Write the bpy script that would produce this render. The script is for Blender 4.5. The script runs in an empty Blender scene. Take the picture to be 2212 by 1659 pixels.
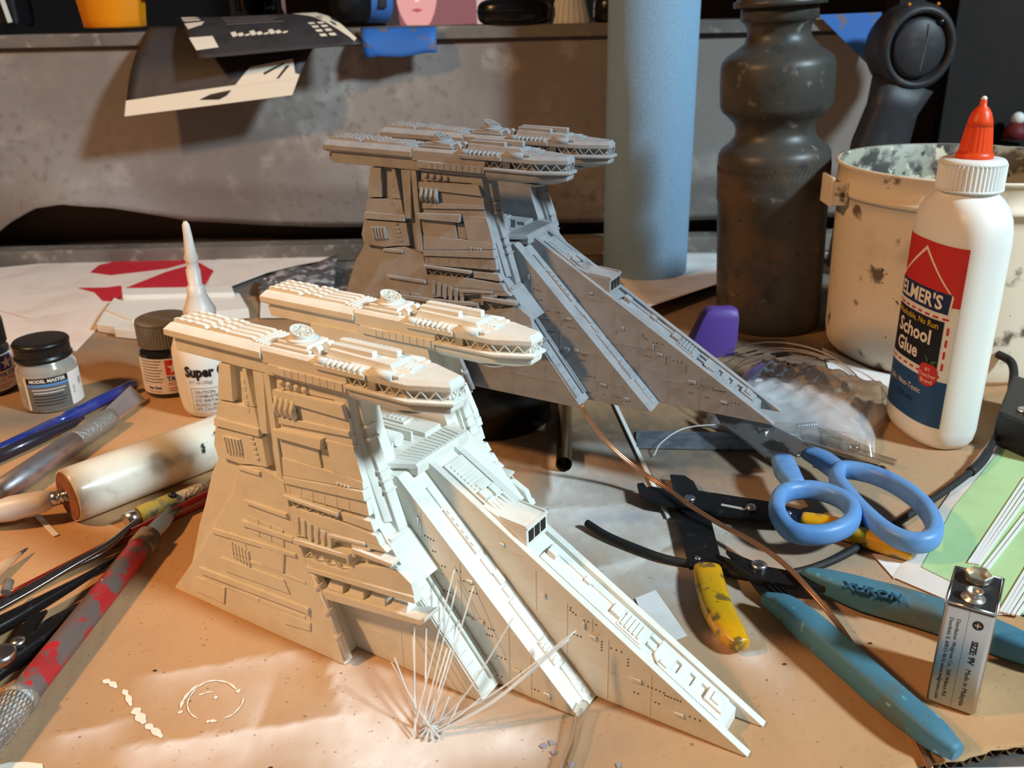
import bpy, bmesh, math, random
import numpy as np
from mathutils import Vector, Matrix
# ------------------------------------------------------------------ camera
SC = bpy.context.scene
COL = SC.collection
PI = math.pi
cam_d = bpy.data.cameras.new('camera')
cam = bpy.data.objects.new('camera', cam_d); COL.objects.link(cam)
cam_d.sensor_fit = 'HORIZONTAL'; cam_d.sensor_width = 36.0
cam_d.lens = 36.0 * 1960.0 / 2212.0
cam_d.clip_start = 0.01; cam_d.clip_end = 50
cam_d.dof.use_dof = True; cam_d.dof.focus_distance = 0.42; cam_d.dof.aperture_fstop = 18.0
pitch, roll = math.radians(22.49), math.radians(-1.22)
fw = Vector((0, math.cos(pitch), -math.sin(pitch))); r0 = Vector((1, 0, 0)); u0 = Vector((0, math.sin(pitch), math.cos(pitch)))
rv = r0 * math.cos(roll) + u0 * math.sin(roll); uv_ = -r0 * math.sin(roll) + u0 * math.cos(roll)
M = Matrix.Identity(4)
for i in range(3):
    M[i][0] = rv[i]; M[i][1] = uv_[i]; M[i][2] = -fw[i]
M[2][3] = 0.25
cam.matrix_world = M
SC.camera = cam
# ------------------------------------------------------------------ world, lamps, exposure
W_ = bpy.data.worlds.new('dim_room'); SC.world = W_; W_.use_nodes = True
W_.node_tree.nodes['Background'].inputs[0].default_value = (0.75, 0.62, 0.55, 1)
W_.node_tree.nodes['Background'].inputs[1].default_value = 0.055
def area_lamp(name, loc, target, size, power, color, spread):
    d = bpy.data.lights.new(name, 'AREA'); d.shape = 'DISK'; d.size = size; d.energy = power; d.color = color; d.spread = math.radians(spread)
    o = bpy.data.objects.new(name, d); COL.objects.link(o)
    o.location = loc
    o.rotation_euler = (Vector(target) - Vector(loc)).to_track_quat('-Z', 'Y').to_euler()
    return o
area_lamp('warm_desk_lamp', (-0.74, 0.20, 0.72), (-0.12, 0.40, 0.0), 0.08, 3.7, (1.0, 0.54, 0.23), 130)
area_lamp('cool_desk_lamp', (1.50, -0.43, 1.36), (0.05, 0.48, 0.0), 0.26, 35.0, (0.68, 0.89, 1.0), 140)
SC.view_settings.view_transform = 'Standard'; SC.view_settings.look = 'None'
SC.view_settings.gamma = 1.0; SC.view_settings.use_curve_mapping = False
SC.view_settings.exposure = 0.0
# ------------------------------------------------------------------ materials
def lin(c):
    return tuple(((x / 255.0) / 12.92 if x / 255.0 <= .04045 else ((x / 255.0 + .055) / 1.055) ** 2.4) for x in c) + (1.0,)
MATS = {}
NS = 1.0   # noise scale factor: fine grain for small things
def mat(name, color, rough=0.6, metal=0.0, noise=None, bump=None, coat=0.0, trans=0.0, ior=1.45, sss=0.0, spec=0.5, alpha=1.0, attr=None, coord='Object'):
    """Procedural Principled material. noise = [(scale, colour2, lo, hi, detail)...] mixed over the base; bump = (scale, strength)."""
    m = bpy.data.materials.new(name); m.use_nodes = True
    nt = m.node_tree; N = nt.nodes; L = nt.links
    b = N['Principled BSDF']
    b.inputs['Base Color'].default_value = color; b.inputs['Roughness'].default_value = rough; b.inputs['Metallic'].default_value = metal
    b.inputs['Coat Weight'].default_value = coat; b.inputs['Transmission Weight'].default_value = trans; b.inputs['IOR'].default_value = ior
    b.inputs['Specular IOR Level'].default_value = spec; b.inputs['Alpha'].default_value = alpha
    if sss:
        b.inputs['Subsurface Weight'].default_value = sss; b.inputs['Subsurface Scale'].default_value = 0.004
        b.inputs['Subsurface Radius'].default_value = (1, .8, .6)
    tc = N.new('ShaderNodeTexCoord')
    cur = None
    if attr:
        a = N.new('ShaderNodeVertexColor'); a.layer_name = attr; cur = a.outputs['Color']
    for k, (scale, c2, lo, hi, det) in enumerate(noise or []):
        n = N.new('ShaderNodeTexNoise'); n.inputs['Scale'].default_value = scale*NS; n.inputs['Detail'].default_value = det
        mp = N.new('ShaderNodeMapping'); mp.inputs['Location'].default_value = (k * 3.1 + len(MATS) * 1.7, k * 1.7, k * 5.3)
        L.new(tc.outputs[coord], mp.inputs['Vector']); L.new(mp.outputs['Vector'], n.inputs['Vector'])
        mr = N.new('ShaderNodeMapRange'); mr.inputs['From Min'].default_value = lo; mr.inputs['From Max'].default_value = hi
        mr.interpolation_type = 'SMOOTHSTEP'
        L.new(n.outputs['Fac'], mr.inputs['Value'])
        mx = N.new('ShaderNodeMix'); mx.data_type = 'RGBA'
        if cur is None: mx.inputs['A'].default_value = color
        else: L.new(cur, mx.inputs['A'])
        mx.inputs['B'].default_value = c2
        L.new(mr.outputs['Result'], mx.inputs['Factor']); cur = mx.outputs['Result']
    if cur is not None: L.new(cur, b.inputs['Base Color'])
    if bump:
        n = N.new('ShaderNodeTexNoise'); n.inputs['Scale'].default_value = bump[0]; n.inputs['Detail'].default_value = 4
        L.new(tc.outputs[coord], n.inputs['Vector'])
        bp = N.new('ShaderNodeBump'); bp.inputs['Strength'].default_value = bump[1]; bp.inputs['Distance'].default_value = 0.001
        L.new(n.outputs['Fac'], bp.inputs['Height']); L.new(bp.outputs['Normal'], b.inputs['Normal'])
    MATS[name] = m
    return m
# ------------------------------------------------------------------ mesh builder (input in centimetres)
class MB:
    def __init__(s): s.v = []; s.f = []; s.sm = []
    def add(s, vs, fs, smooth=False):
        n = len(s.v); s.v += [tuple(p) for p in vs]
        for f in fs: s.f.append(tuple(i + n for i in f)); s.sm.append(smooth)
        return s
    def box(s, x0, x1, y0, y1, z0, z1):
        return s.add([(x0,y0,z0),(x1,y0,z0),(x1,y1,z0),(x0,y1,z0),(x0,y0,z1),(x1,y0,z1),(x1,y1,z1),(x0,y1,z1)],
                     [(0,3,2,1),(4,5,6,7),(0,1,5,4),(1,2,6,5),(2,3,7,6),(3,0,4,7)])
    def loft(s, rings, closed=True, cap=True, smooth=False):
        """rings: lists of equal length of points; joined ring to ring."""
        n = len(rings[0]); vs = [p for r in rings for p in r]; fs = []
        m = n if closed else n - 1
        for k in range(len(rings) - 1):
            for i in range(m):
                j = (i + 1) % n
                fs.append((k*n+i, k*n+j, (k+1)*n+j, (k+1)*n+i))
        a = len(s.v)
        s.add(vs, fs, smooth)
        if cap and closed:
            s.f.append(tuple(a + i for i in range(n))[::-1]); s.sm.append(False)
            b = a + (len(rings) - 1) * n
            s.f.append(tuple(b + i for i in range(n))); s.sm.append(False)
        return s
    def prism(s, poly, fn0, fn1):
        return s.loft([[fn0(*p) for p in poly], [fn1(*p) for p in poly]])
    def ext(s, poly, z0, z1):
        return s.prism(poly, lambda x, y: (x, y, z0), lambda x, y: (x, y, z1))
    def tube(s, path, r, n=10, cap=True, smooth=True, flat=1.0):
        P = [Vector(p) for p in path]; R = r if isinstance(r, (list, tuple)) else [r] * len(P)
        up = Vector((0, 0, 1)); rings = []
        t0 = (P[1] - P[0]).normalized()
        if abs(t0.z) > .95: up = Vector((0, 1, 0))
        a = t0.cross(up).normalized()
        for i, p in enumerate(P):
            t = (P[min(i+1, len(P)-1)] - P[max(i-1, 0)]).normalized()
            a = (a - t * a.dot(t)).normalized(); b = a.cross(t).normalized()
            rings.append([tuple(p + (a * math.cos(2*PI*k/n) + b * math.sin(2*PI*k/n) * flat) * R[i]) for k in range(n)])
        return s.loft(rings, True, cap, smooth)
    def lathe(s, prof, n=32, c=(0,0), cap=True, smooth=True, sx=1.0, sy=1.0, rot=0.0):
        ca, sa = math.cos(rot), math.sin(rot)
        rings = []
        for r, z in prof:
            ring = []
            for k in range(n):
                x, y = r * sx * math.cos(2*PI*k/n), r * sy * math.sin(2*PI*k/n)
                ring.append((c[0] + x*ca - y*sa, c[1] + x*sa + y*ca, z))
            rings.append(ring)
        return s.loft(rings, True, cap, smooth)
    def bar(s, a, b, w, h, up=(0,0,1)):
        """rectangular bar from a to b, w wide, h high (centred)."""
        a, b = Vector(a), Vector(b); t = (b - a).normalized(); upv = Vector(up)
        if abs(t.dot(upv)) > .98: upv = Vector((0, 1, 0))
        x = t.cross(upv).normalized() * (w / 2); y = x.cross(t).normalized() * (h / 2)
        r = lambda p: [tuple(p - x - y), tuple(p + x - y), tuple(p + x + y), tuple(p - x + y)]
        return s.loft([r(a), r(b)])
    def ball(s, c, r, n=12, m=8, sc=(1,1,1)):
        prof = [(max(1e-4, math.sin(PI*i/m)) * r, -math.cos(PI*i/m) * r) for i in range(m+1)]
        rings = [[(c[0] + p*sc[0]*math.cos(2*PI*k/n), c[1] + p*sc[1]*math.sin(2*PI*k/n), c[2] + z*sc[2]) for k in range(n)] for p, z in prof]
        return s.loft(rings, True, True, True)
    def xf(s, fn):
        s.v = [tuple(fn(*p)) for p in s.v]; return s
    def build(s, name, material=None, parent=None, bevel=0.0, seg=2, sub=0, loc=None, solid=0.0, wn=False):
        me = bpy.data.meshes.new(name)
        me.from_pydata([(x*.01, y*.01, z*.01) for x, y, z in s.v], [], s.f)
        me.update()
        bm = bmesh.new(); bm.from_mesh(me); bmesh.ops.recalc_face_normals(bm, faces=bm.faces[:])
        bm.to_mesh(me); bm.free()
        for p, q in zip(me.polygons, s.sm): p.use_smooth = q
        o = bpy.data.objects.new(name, me); COL.objects.link(o)
        if material: me.materials.append(material)
        if parent: o.parent = parent
        if loc is not None: o.location = [c*.01 for c in loc]
        if solid:
            md = o.modifiers.new('solid', 'SOLIDIFY'); md.thickness = solid*.01
        if bevel:
            md = o.modifiers.new('bevel', 'BEVEL'); md.width = bevel*.01; md.segments = seg; md.limit_method = 'ANGLE'; md.angle_limit = .7
            for p in me.polygons: p.use_smooth = True
            md.harden_normals = True
        if sub:
            md = o.modifiers.new('sub', 'SUBSURF'); md.levels = sub; md.render_levels = sub
        return o
def tag(o, label, cat, group=None, kind=None):
    if label: o['label'] = label
    if cat: o['category'] = cat
    if group: o['group'] = group
    if kind: o['kind'] = kind
    return o
def thing(name, label, cat, loc=(0,0,0), rotz=0.0, group=None, rot=None):
    o = bpy.data.objects.new(name, None); COL.objects.link(o); o.empty_display_size = .01
    o.location = [c*.01 for c in loc]; o.rotation_euler = rot if rot else (0, 0, rotz)
    return tag(o, label, cat, group)
def spline(pts, n=8):
    """Catmull-Rom through pts."""
    P = [np.array(p, float) for p in pts]; P = [2*P[0]-P[1]] + P + [2*P[-1]-P[-2]]; out = []
    for i in range(1, len(P) - 2):
        for k in range(n):
            t = k / n; a, b, c, d = P[i-1:i+3]
            out.append(tuple(.5*((2*b) + (c-a)*t + (2*a-5*b+4*c-d)*t*t + (3*b-a-3*c+d)*t**3)))
    out.append(tuple(P[-2])); return out
def text_on(body, size, fn, material, parent, name='lettering', align='CENTER', res=2, bold=0.0, space=1.0):
    """flat lettering laid on a surface: fn maps (x, y) in cm on the label to a 3-D point in cm."""
    cu = bpy.data.curves.new(name, 'FONT'); cu.body = body; cu.size = size; cu.align_x = align; cu.resolution_u = res
    cu.offset = bold; cu.space_character = space
    t = bpy.data.objects.new(name, cu); COL.objects.link(t)
    dg = bpy.context.evaluated_depsgraph_get(); dg.update()
    me = bpy.data.meshes.new_from_object(t.evaluated_get(dg))
    bpy.data.objects.remove(t); bpy.data.curves.remove(cu)
    me.name = name
    for v in me.vertices:
        p = fn(v.co.x, v.co.y); v.co = (p[0]*.01, p[1]*.01, p[2]*.01)
    me.materials.clear(); me.materials.append(material)
    o = bpy.data.objects.new(name, me); COL.objects.link(o); o.parent = parent
    return o
def patch(name, fn, x0, x1, y0, y1, material, parent, nx=16, ny=4):
    b = MB(); vs = [fn(x0 + (x1-x0)*i/nx, y0 + (y1-y0)*j/ny) for j in range(ny+1) for i in range(nx+1)]
    fs = [(j*(nx+1)+i, j*(nx+1)+i+1, (j+1)*(nx+1)+i+1, (j+1)*(nx+1)+i) for j in range(ny) for i in range(nx)]
    b.add(vs, fs, True); return b.build(name, material, parent)
def flat_poly(name, fn, poly, material, parent, sub=0):
    b = MB(); bm = bmesh.new()
    vs = [bm.verts.new((x, y, 0)) for x, y in poly]; bm.faces.new(vs)
    bmesh.ops.triangulate(bm, faces=bm.faces[:])
    if sub: bmesh.ops.subdivide_edges(bm, edges=bm.edges[:], cuts=sub, use_grid_fill=True)
    bm.verts.index_update()
    b.add([fn(v.co.x, v.co.y) for v in bm.verts], [tuple(v.index for v in f.verts) for f in bm.faces], True); bm.free()
    return b.build(name, material, parent)
rnd = random.Random(7)
# ================================================================== SETTING
m_bench = mat('bench_paint', lin((120, 112, 104)), .7, noise=[(9, lin((70, 64, 60)), .42, .62, 6), (60, lin((150, 140, 128)), .55, .7, 3)])
m_wood_dark = mat('dark_room_wood', lin((34, 24, 19)), .8, noise=[(14, lin((22, 16, 13)), .4, .65, 5)])
m_panel_in = mat('brown_inner_panel', lin((70, 50, 36)), .8, noise=[(14, lin((44, 31, 23)), .4, .65, 5)])
m_ledge = mat('grey_sprayed_wood', lin((126, 116, 108)), .75, noise=[(7, lin((88, 80, 74)), .4, .65, 6), (70, lin((160, 150, 140)), .55, .75, 4)], bump=(120, .3))
m_sheet = mat('sprayed_backdrop', lin((156, 147, 141)), .85, noise=[(7, lin((132, 122, 117)), .36, .68, 9), (26, lin((184, 174, 168)), .5, .76, 9), (90, lin((136, 126, 120)), .5, .72, 8), (3, lin((136, 126, 118)), .45, .7, 4)], bump=(300, .25))
m_black = mat('black_plastic', lin((22, 22, 24)), .42)
m_blackm = mat('black_matte', lin((17, 16, 17)), .8)
m_steel = mat('steel', (.62, .62, .64, 1), .28, 1.0)
m_whitepaper = mat('white_paper', lin((236, 230, 226)), .8, noise=[(30, lin((222, 214, 208)), .5, .7, 3)])
# bench top
b = MB(); b.box(-95, 95, -5, 118, -5, -.45)
tag(b.build('workbench_top', m_bench, bevel=.2), 'grey paint-stained workbench top under the cardboard', 'table')
# white paper lying on the bench under the front right corner of the cardboard
b = MB(); b.box(10, 34, 14, 24.6, -.45, -.42)
tag(b.build('paper_sheet', m_whitepaper), 'white paper sheet on the bench under the frayed cardboard edge', 'paper')
# ---- cardboard mat with overspray
STEP = .3
EDGE0, EDGE1 = np.array([16.05, 24.72]), np.array([18.26, 25.21])
edir = (EDGE1 - EDGE0) / np.linalg.norm(EDGE1 - EDGE0)
nx, ny = 400, 236
gx = np.linspace(-60, 60, nx)
def edge_y(x): return 24.72 + (x - 16.05) * edir[1] / edir[0] + .06*np.sin(x*2.3) + .04*np.sin(x*7.1)
X = np.repeat(gx[None, :], ny, 0); ey = edge_y(gx)
tt = np.linspace(0, 1, ny)[:, None]
Yg = ey[None, :] * (1 - tt) + 84 * tt
rs = np.random.RandomState(3)
def vnoise(x, y, s, seed):
    r = np.random.RandomState(seed).rand(64, 64); a, b_ = x / s, y / s
    i, j = np.floor(a).astype(int), np.floor(b_).astype(int); f, g = a - i, b_ - j
    f, g = f*f*(3-2*f), g*g*(3-2*g)
    q = lambda p, t: r[p % 64, t % 64]
    return (q(i, j)*(1-f) + q(i+1, j)*f)*(1-g) + (q(i, j+1)*(1-f) + q(i+1, j+1)*f)*g
base = np.array(lin((188, 145, 101))[:3])
col = np.ones((ny, nx, 3)) * base
n1 = vnoise(X, Yg, 4.0, 1); n2 = vnoise(X, Yg, 1.3, 2); n3 = vnoise(X, Yg, 9.0, 5)
col *= (0.9 + .16*n1 + .08*n2)[..., None]
def mixc(mask, rgb, k=1.0):
    global col
    mk = np.clip(mask*k, 0, 1)[..., None]; col = col*(1-mk) + np.array(lin(rgb)[:3])*mk
def blob(c, rx, ry, ang=0, p=1.0):
    dx, dy = X - c[0], Yg - c[1]; ca, sa = math.cos(ang), math.sin(ang)
    a = (dx*ca + dy*sa)/rx; d = (-dx*sa + dy*ca)/ry
    return np.exp(-(a*a + d*d)**p)
def spray_edge(a, b_, L, soft=1.2, feather=.12, flip=1):
    """paint sprayed over a straight mask edge a-b: crisp on the edge, fading over L to its right-hand side."""
    a = np.array(a[:2]); b_ = np.array(b_[:2]); t = b_ - a; ln = np.linalg.norm(t); t /= ln
    n = np.array([t[1], -t[0]])*flip
    al = (X-a[0])*t[0] + (Yg-a[1])*t[1]; d = (X-a[0])*n[0] + (Yg-a[1])*n[1]
    ends = np.clip(al/soft, 0, 1)*np.clip((ln-al)/soft, 0, 1)
    return np.clip(d/feather + .5, 0, 1)*np.exp(-np.clip(d, 0, None)/L)*ends
grain = .75 + .5*vnoise(X, Yg, .5, 9)
# grey and black overspray, with shade under the grey model painted in; far part toned darker
mixc(blob((7.439,40.964,0), 9, 9)*grain, (150, 142, 134), .75)
mixc(blob((13.878,39.8,0), 9, 8)*grain, (160, 146, 130), .45)
mixc(blob((9.512,48.87,0), 9, 5.5)*grain, (70, 66, 64), .75)  # this and the next: black overspray plus the grey model's shade, both as colour
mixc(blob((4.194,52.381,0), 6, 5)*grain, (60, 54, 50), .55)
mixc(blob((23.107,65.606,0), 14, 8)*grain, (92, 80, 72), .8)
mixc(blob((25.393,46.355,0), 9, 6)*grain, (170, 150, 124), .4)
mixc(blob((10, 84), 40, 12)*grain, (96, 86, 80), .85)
mixc(blob((-32.706,69.004,-0), 8, 6)*(.4+n1), (126, 112, 98), .8)
mixc(blob((-34.255,56.484,0), 6, 4)*(.4+n1), (120, 112, 100), .8)
mixc(blob((-19.143,27.928,0), 3, 6)*.8, (140, 128, 112), .5)
mixc(blob((1.325,25.891,0), 4, 3)*grain, (150, 128, 104), .6)
# crisp-edged white overspray
w1 = (244, 234, 226)
for a, b_, L, k, fl in [
        ((-15.73,29.889,0), (-8.447,31.517,0), 1.3, .42, 1), ((-15.111,25.97,0), (-5.394,27.67,-0), 1.6, .8, 1), ((-18.077,26.445,0), (-14.625,27.669,0), .9, .5, 1),
        ((-10.143,30.334,-0), (-9.788,24.617,0), 1.0, .35, 1), ((-8.266,31.602,0), (-5.815,24.508,0), 3.2, .5, -1), ((-3.941,28.498,0), (-5.073,24.488,0), 1.6, .75, 1), ((-1.925,25.984,0), (1.024,26.84,0), 1.2, .6, 1),
        ((2.388,51.122,0), (1.862,42.816,0), 2.6, .85, -1), ((-0.043,42.798,0), (5.727,42.852,0), 1.9, .7, 1), ((2.546,36.525,0), (8.476,38.715,0), 1.6, .55, 1),
        ((4.704,36.065,0), (8.95,39.997,0), 1.6, .5, -1), ((8.262,33.112,0), (8.716,30.599,0), .8, .75, -1), ((8.46,30.315,0), (10.944,30.972,0), 1.4, .5, 1), ((4.788,43.493,0), (12.942,39.838,0), 2.5, .4, 1)]:
    mixc(spray_edge(a, b_, L, flip=fl)*grain, w1, k)
mixc(blob((-4.405,25.157,0), 2.4, 1.6)*grain, w1, .95)
mixc(blob((-1.068,25.96,0), 2.0, .9)*grain, w1, .6)
mixc(blob((3.374,41.596,0), 3.2, 2.2)*grain, w1, .55)
mixc(blob((8.327,35.56,0), 2.2, 1.6)*grain, (200, 196, 198), .5)
mixc(blob((6.328,41.711,0), .9, .6)*1.0, (110, 128, 158), .4)
mixc(blob((4.35,41.556,0), .9, .7)*1.0, (110, 128, 158), .35)
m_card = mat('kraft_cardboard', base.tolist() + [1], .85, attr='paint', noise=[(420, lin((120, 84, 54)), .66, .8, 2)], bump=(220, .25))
nt = m_card.node_tree
wv = nt.nodes.new('ShaderNodeTexWave'); wv.inputs['Scale'].default_value = 42; wv.inputs['Distortion'].default_value = .6; wv.inputs['Detail'].default_value = 1
tc = nt.nodes.new('ShaderNodeTexCoord'); mp = nt.nodes.new('ShaderNodeMapping'); mp.inputs['Rotation'].default_value = (0, 0, math.radians(-14))
nt.links.new(tc.outputs['Object'], mp.inputs['Vector']); nt.links.new(mp.outputs['Vector'], wv.inputs['Vector'])
bp = nt.nodes.new('ShaderNodeBump'); bp.inputs['Strength'].default_value = .035; bp.inputs['Distance'].default_value = .002
nt.links.new(wv.outputs['Fac'], bp.inputs['Height'])
old = [n for n in nt.nodes if n.type == 'BUMP' and n != bp][0]; nt.links.new(old.outputs['Normal'], bp.inputs['Normal'])
nt.links.new(bp.outputs['Normal'], nt.nodes['Principled BSDF'].inputs['Normal'])
m_cardedge = mat('torn_cardboard_edge', lin((120, 96, 70)), .9, noise=[(200, lin((70, 54, 40)), .4, .6, 3)])
board = thing('cardboard_sheet', 'large tan corrugated cardboard sheet spotted with white and grey spray paint', 'cardboard', (0, 30, 0))
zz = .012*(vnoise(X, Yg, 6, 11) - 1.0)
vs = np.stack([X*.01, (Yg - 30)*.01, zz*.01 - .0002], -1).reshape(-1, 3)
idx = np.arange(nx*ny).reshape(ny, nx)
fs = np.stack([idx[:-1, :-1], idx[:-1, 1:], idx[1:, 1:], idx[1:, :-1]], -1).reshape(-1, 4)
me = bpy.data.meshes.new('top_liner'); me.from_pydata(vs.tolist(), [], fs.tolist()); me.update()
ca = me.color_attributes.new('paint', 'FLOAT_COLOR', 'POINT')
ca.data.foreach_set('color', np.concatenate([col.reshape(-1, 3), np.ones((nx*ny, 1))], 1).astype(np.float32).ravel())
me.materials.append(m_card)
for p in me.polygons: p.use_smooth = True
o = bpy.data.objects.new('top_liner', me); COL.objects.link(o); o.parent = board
md = o.modifiers.new('solid', 'SOLIDIFY'); md.thickness = .0004; md.offset = -1
b = MB()
b.add([(-60, edge_y(-60)-30+.1, -.4), (60, edge_y(60)-30+.1, -.4), (60, 54, -.4), (-60, 54, -.4), (-60, edge_y(-60)-30+.1, -.44), (60, edge_y(60)-30+.1, -.44), (60, 54, -.44), (-60, 54, -.44)],
      [(0,1,2,3),(7,6,5,4),(0,4,5,1),(1,5,6,2),(2,6,7,3),(3,7,4,0)])
b.build('bottom_liner', m_cardedge, board)
b = MB(); n = 520; fl = []
for i in range(n):
    x = 8 + 22*i/n; y = float(edge_y(x)) - 30 + .03; z = -.22 + .165*math.sin(x*2*PI/.62)
    fl.append((x, y, z))
b.loft([[(x, y, z) for x, y, z in fl], [(x - .4, y + 2.5, z) for x, y, z in fl]], closed=False, cap=False)
o = b.build('flute', m_cardedge, board, solid=.04); o['kind'] = 'stuff'
# dried paint marks
m_smear = mat('dried_white_paint', lin((246, 234, 216)), .6)
def stroke(pts, w, name='paint_mark', k=.02):
    c = spline([(p[0], p[1]-30, 0) for p in pts], 6); b = MB(); L_, R_ = [], []
    for i, p in enumerate(c):
        q = c[min(i+1, len(c)-1)]; p0 = c[max(i-1, 0)]; t = Vector((q[0]-p0[0], q[1]-p0[1])).normalized(); n_ = Vector((-t.y, t.x))
        ww = .8*w*(.4 + .6*abs(math.sin(i*.55 + len(c))))*min(1, (i+.3)/2, (len(c)-i)/2)/2
        L_.append((p[0]+n_.x*ww, p[1]+n_.y*ww, k)); R_.append((p[0]-n_.x*ww, p[1]-n_.y*ww, k))
    b.loft([L_, R_], closed=False, cap=False); return b.build(name, m_smear, board, solid=.008)
stroke([(-16.945,29.705,0), (-16.534,29.527,0), (-16.198,29.245,0)], .35)
stroke([(-15.891,29.128,-0), (-15.548,28.72,0), (-15.218,28.191,0)], .3)
stroke([(-15.041,28.058,0), (-14.716,27.671,0), (-14.335,27.217,0)], .5)
stroke([(-14.263,27.167,0), (-13.855,26.866,0), (-13.403,26.475,0)], .38)
cx, cy = 460, 1512
stroke([(-12.95,29.308,0), (-13.161,28.858,0), (-13.248,28.389,0), (-13.212,28.004,0)], .18)
stroke([(-12.938,29.091,0), (-13.055,28.644,0), (-12.98,28.124,0), (-12.687,27.661,0), (-12.338,27.403,-0)], .08)
stroke([(-12.955,29.146,0), (-12.66,29.462,0), (-12.211,29.53,-0), (-11.69,29.35,0), (-11.24,28.932,0)], .12)
stroke([(-11.254,28.986,0), (-11.155,28.823,0)], .3)
stroke([(-10.88,28.552,0), (-10.876,28.061,0), (-11.101,27.564,0), (-11.375,27.4,0)], .09)
stroke([(-11.98,27.221,0), (-11.816,27.265,0), (-11.583,27.259,-0)], .2)
stroke([(-12.738,28.687,0), (-12.47,28.837,0), (-12.207,28.882,0)], .1)
stroke([(-13.19,27.826,0), (-13.102,27.723,0)], .3)
stroke([(-12.075,28.562,-0), (-11.927,28.557,0)], .28)
b = MB(); b.ext([(q[0], q[1]-30) for q in [(-18.926,25.232,0), (-18.568,25.353,0), (-17.896,25.357,0), (-17.308,25.253,0), (-17.073,24.859,0), (-18.562,24.687,0)]], 0, .06)
b.build('glue_blob', m_smear, board, bevel=.02)
m_speck = mat('dark_speck', lin((52, 38, 30)), .7)
b = MB()
for px in [(-14.998,30.231,0), (14.849,30.994,0), (20.114,30.346,0), (12.009,33.316,0), (11.996,32.917,0), (-8.942,24.871,0), (15.273,27.153,0), (-8.858,33.701,-0), (-4.468,34.578,0), (10.903,29.807,0)]:
    b.ball((px[0], px[1]-30, .02), .09, 7, 4, (1, .6, .3))
b.build('paint_speck', m_speck, board)['kind'] = 'stuff'

# ---- backdrop box at the rear of the bench
bd = tag(bpy.data.objects.new('wall_back', None), 'grey spray-painted backdrop panel with a ledge behind the bench', None, kind='structure'); COL.objects.link(bd); bd.location = (0, 1.0, 0)
b = MB(); b.box(-80, 41.5, -3, 6, 22.25, 23.5)
b.build('ledge', m_ledge, bd, bevel=.15)
b = MB(); b.box(-80, 41.5, -2.2, .5, -.4, 1.45)
b.build('bottom_rail', m_ledge, bd, bevel=.15)
b = MB(); b.box(39.2, 41.8, -1.5, 6, -.4, 22.3)
b.build('end_frame', m_ledge, bd, bevel=.12)
b = MB(); b.box(-80, 39, 2.2, 2.8, -.4, 22.2)
b.build('inner_back_panel', m_panel_in, bd)
xs = np.linspace(-80, 39.5, 120); rows = 26
def sheet_bottom(x):
    k = [(-80, -.3), (-64, .8), (-56.6, 2.9), (-53.4, 4.9), (-50, 6.5), (-47, 6.95), (-42.3, 6.3), (-35, 4.2), (-27, 3.4), (-19.5, 3.0), (0, 2.9), (40, 3.0)]
    return float(np.interp(x, [a for a, _ in k], [c for _, c in k]))
rings = []
for j in range(rows):
    t = j/(rows-1); ring = []
    for x in xs:
        z0 = sheet_bottom(x); z = 22.4 + (z0 - 22.4)*t
        curl = max(0, (t-.6)/.4)**2*(1.8*math.exp(-((x+47)/9)**2) + .3) + .15*math.sin(x*.21)*math.sin(t*PI)
        ring.append((x, -2.3 - curl + 2.2*max(0,(t-.75)/.25)*(1-math.exp(-((x+47)/10)**2)), z))
    rings.append(ring)
b = MB(); b.loft(rings, closed=False, cap=False, smooth=True)
b.build('backdrop_sheet', m_sheet, bd, solid=.12)
# room beyond
b = MB(); b.box(-120, 120, 160, 162, -40, 70)
tag(b.build('wall_room', m_wood_dark), 'dark brown room wall far behind the bench', None, kind='structure')
b = MB(); b.box(43.5, 46.5, 108, 112, -.4, 60); b.box(52, 110, 112, 114, -.4, 60)
tag(b.build('wall_right', m_wood_dark, bevel=.2), 'dark brown wooden panel behind the white bucket', None, kind='structure')
NS = 2.5
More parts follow.
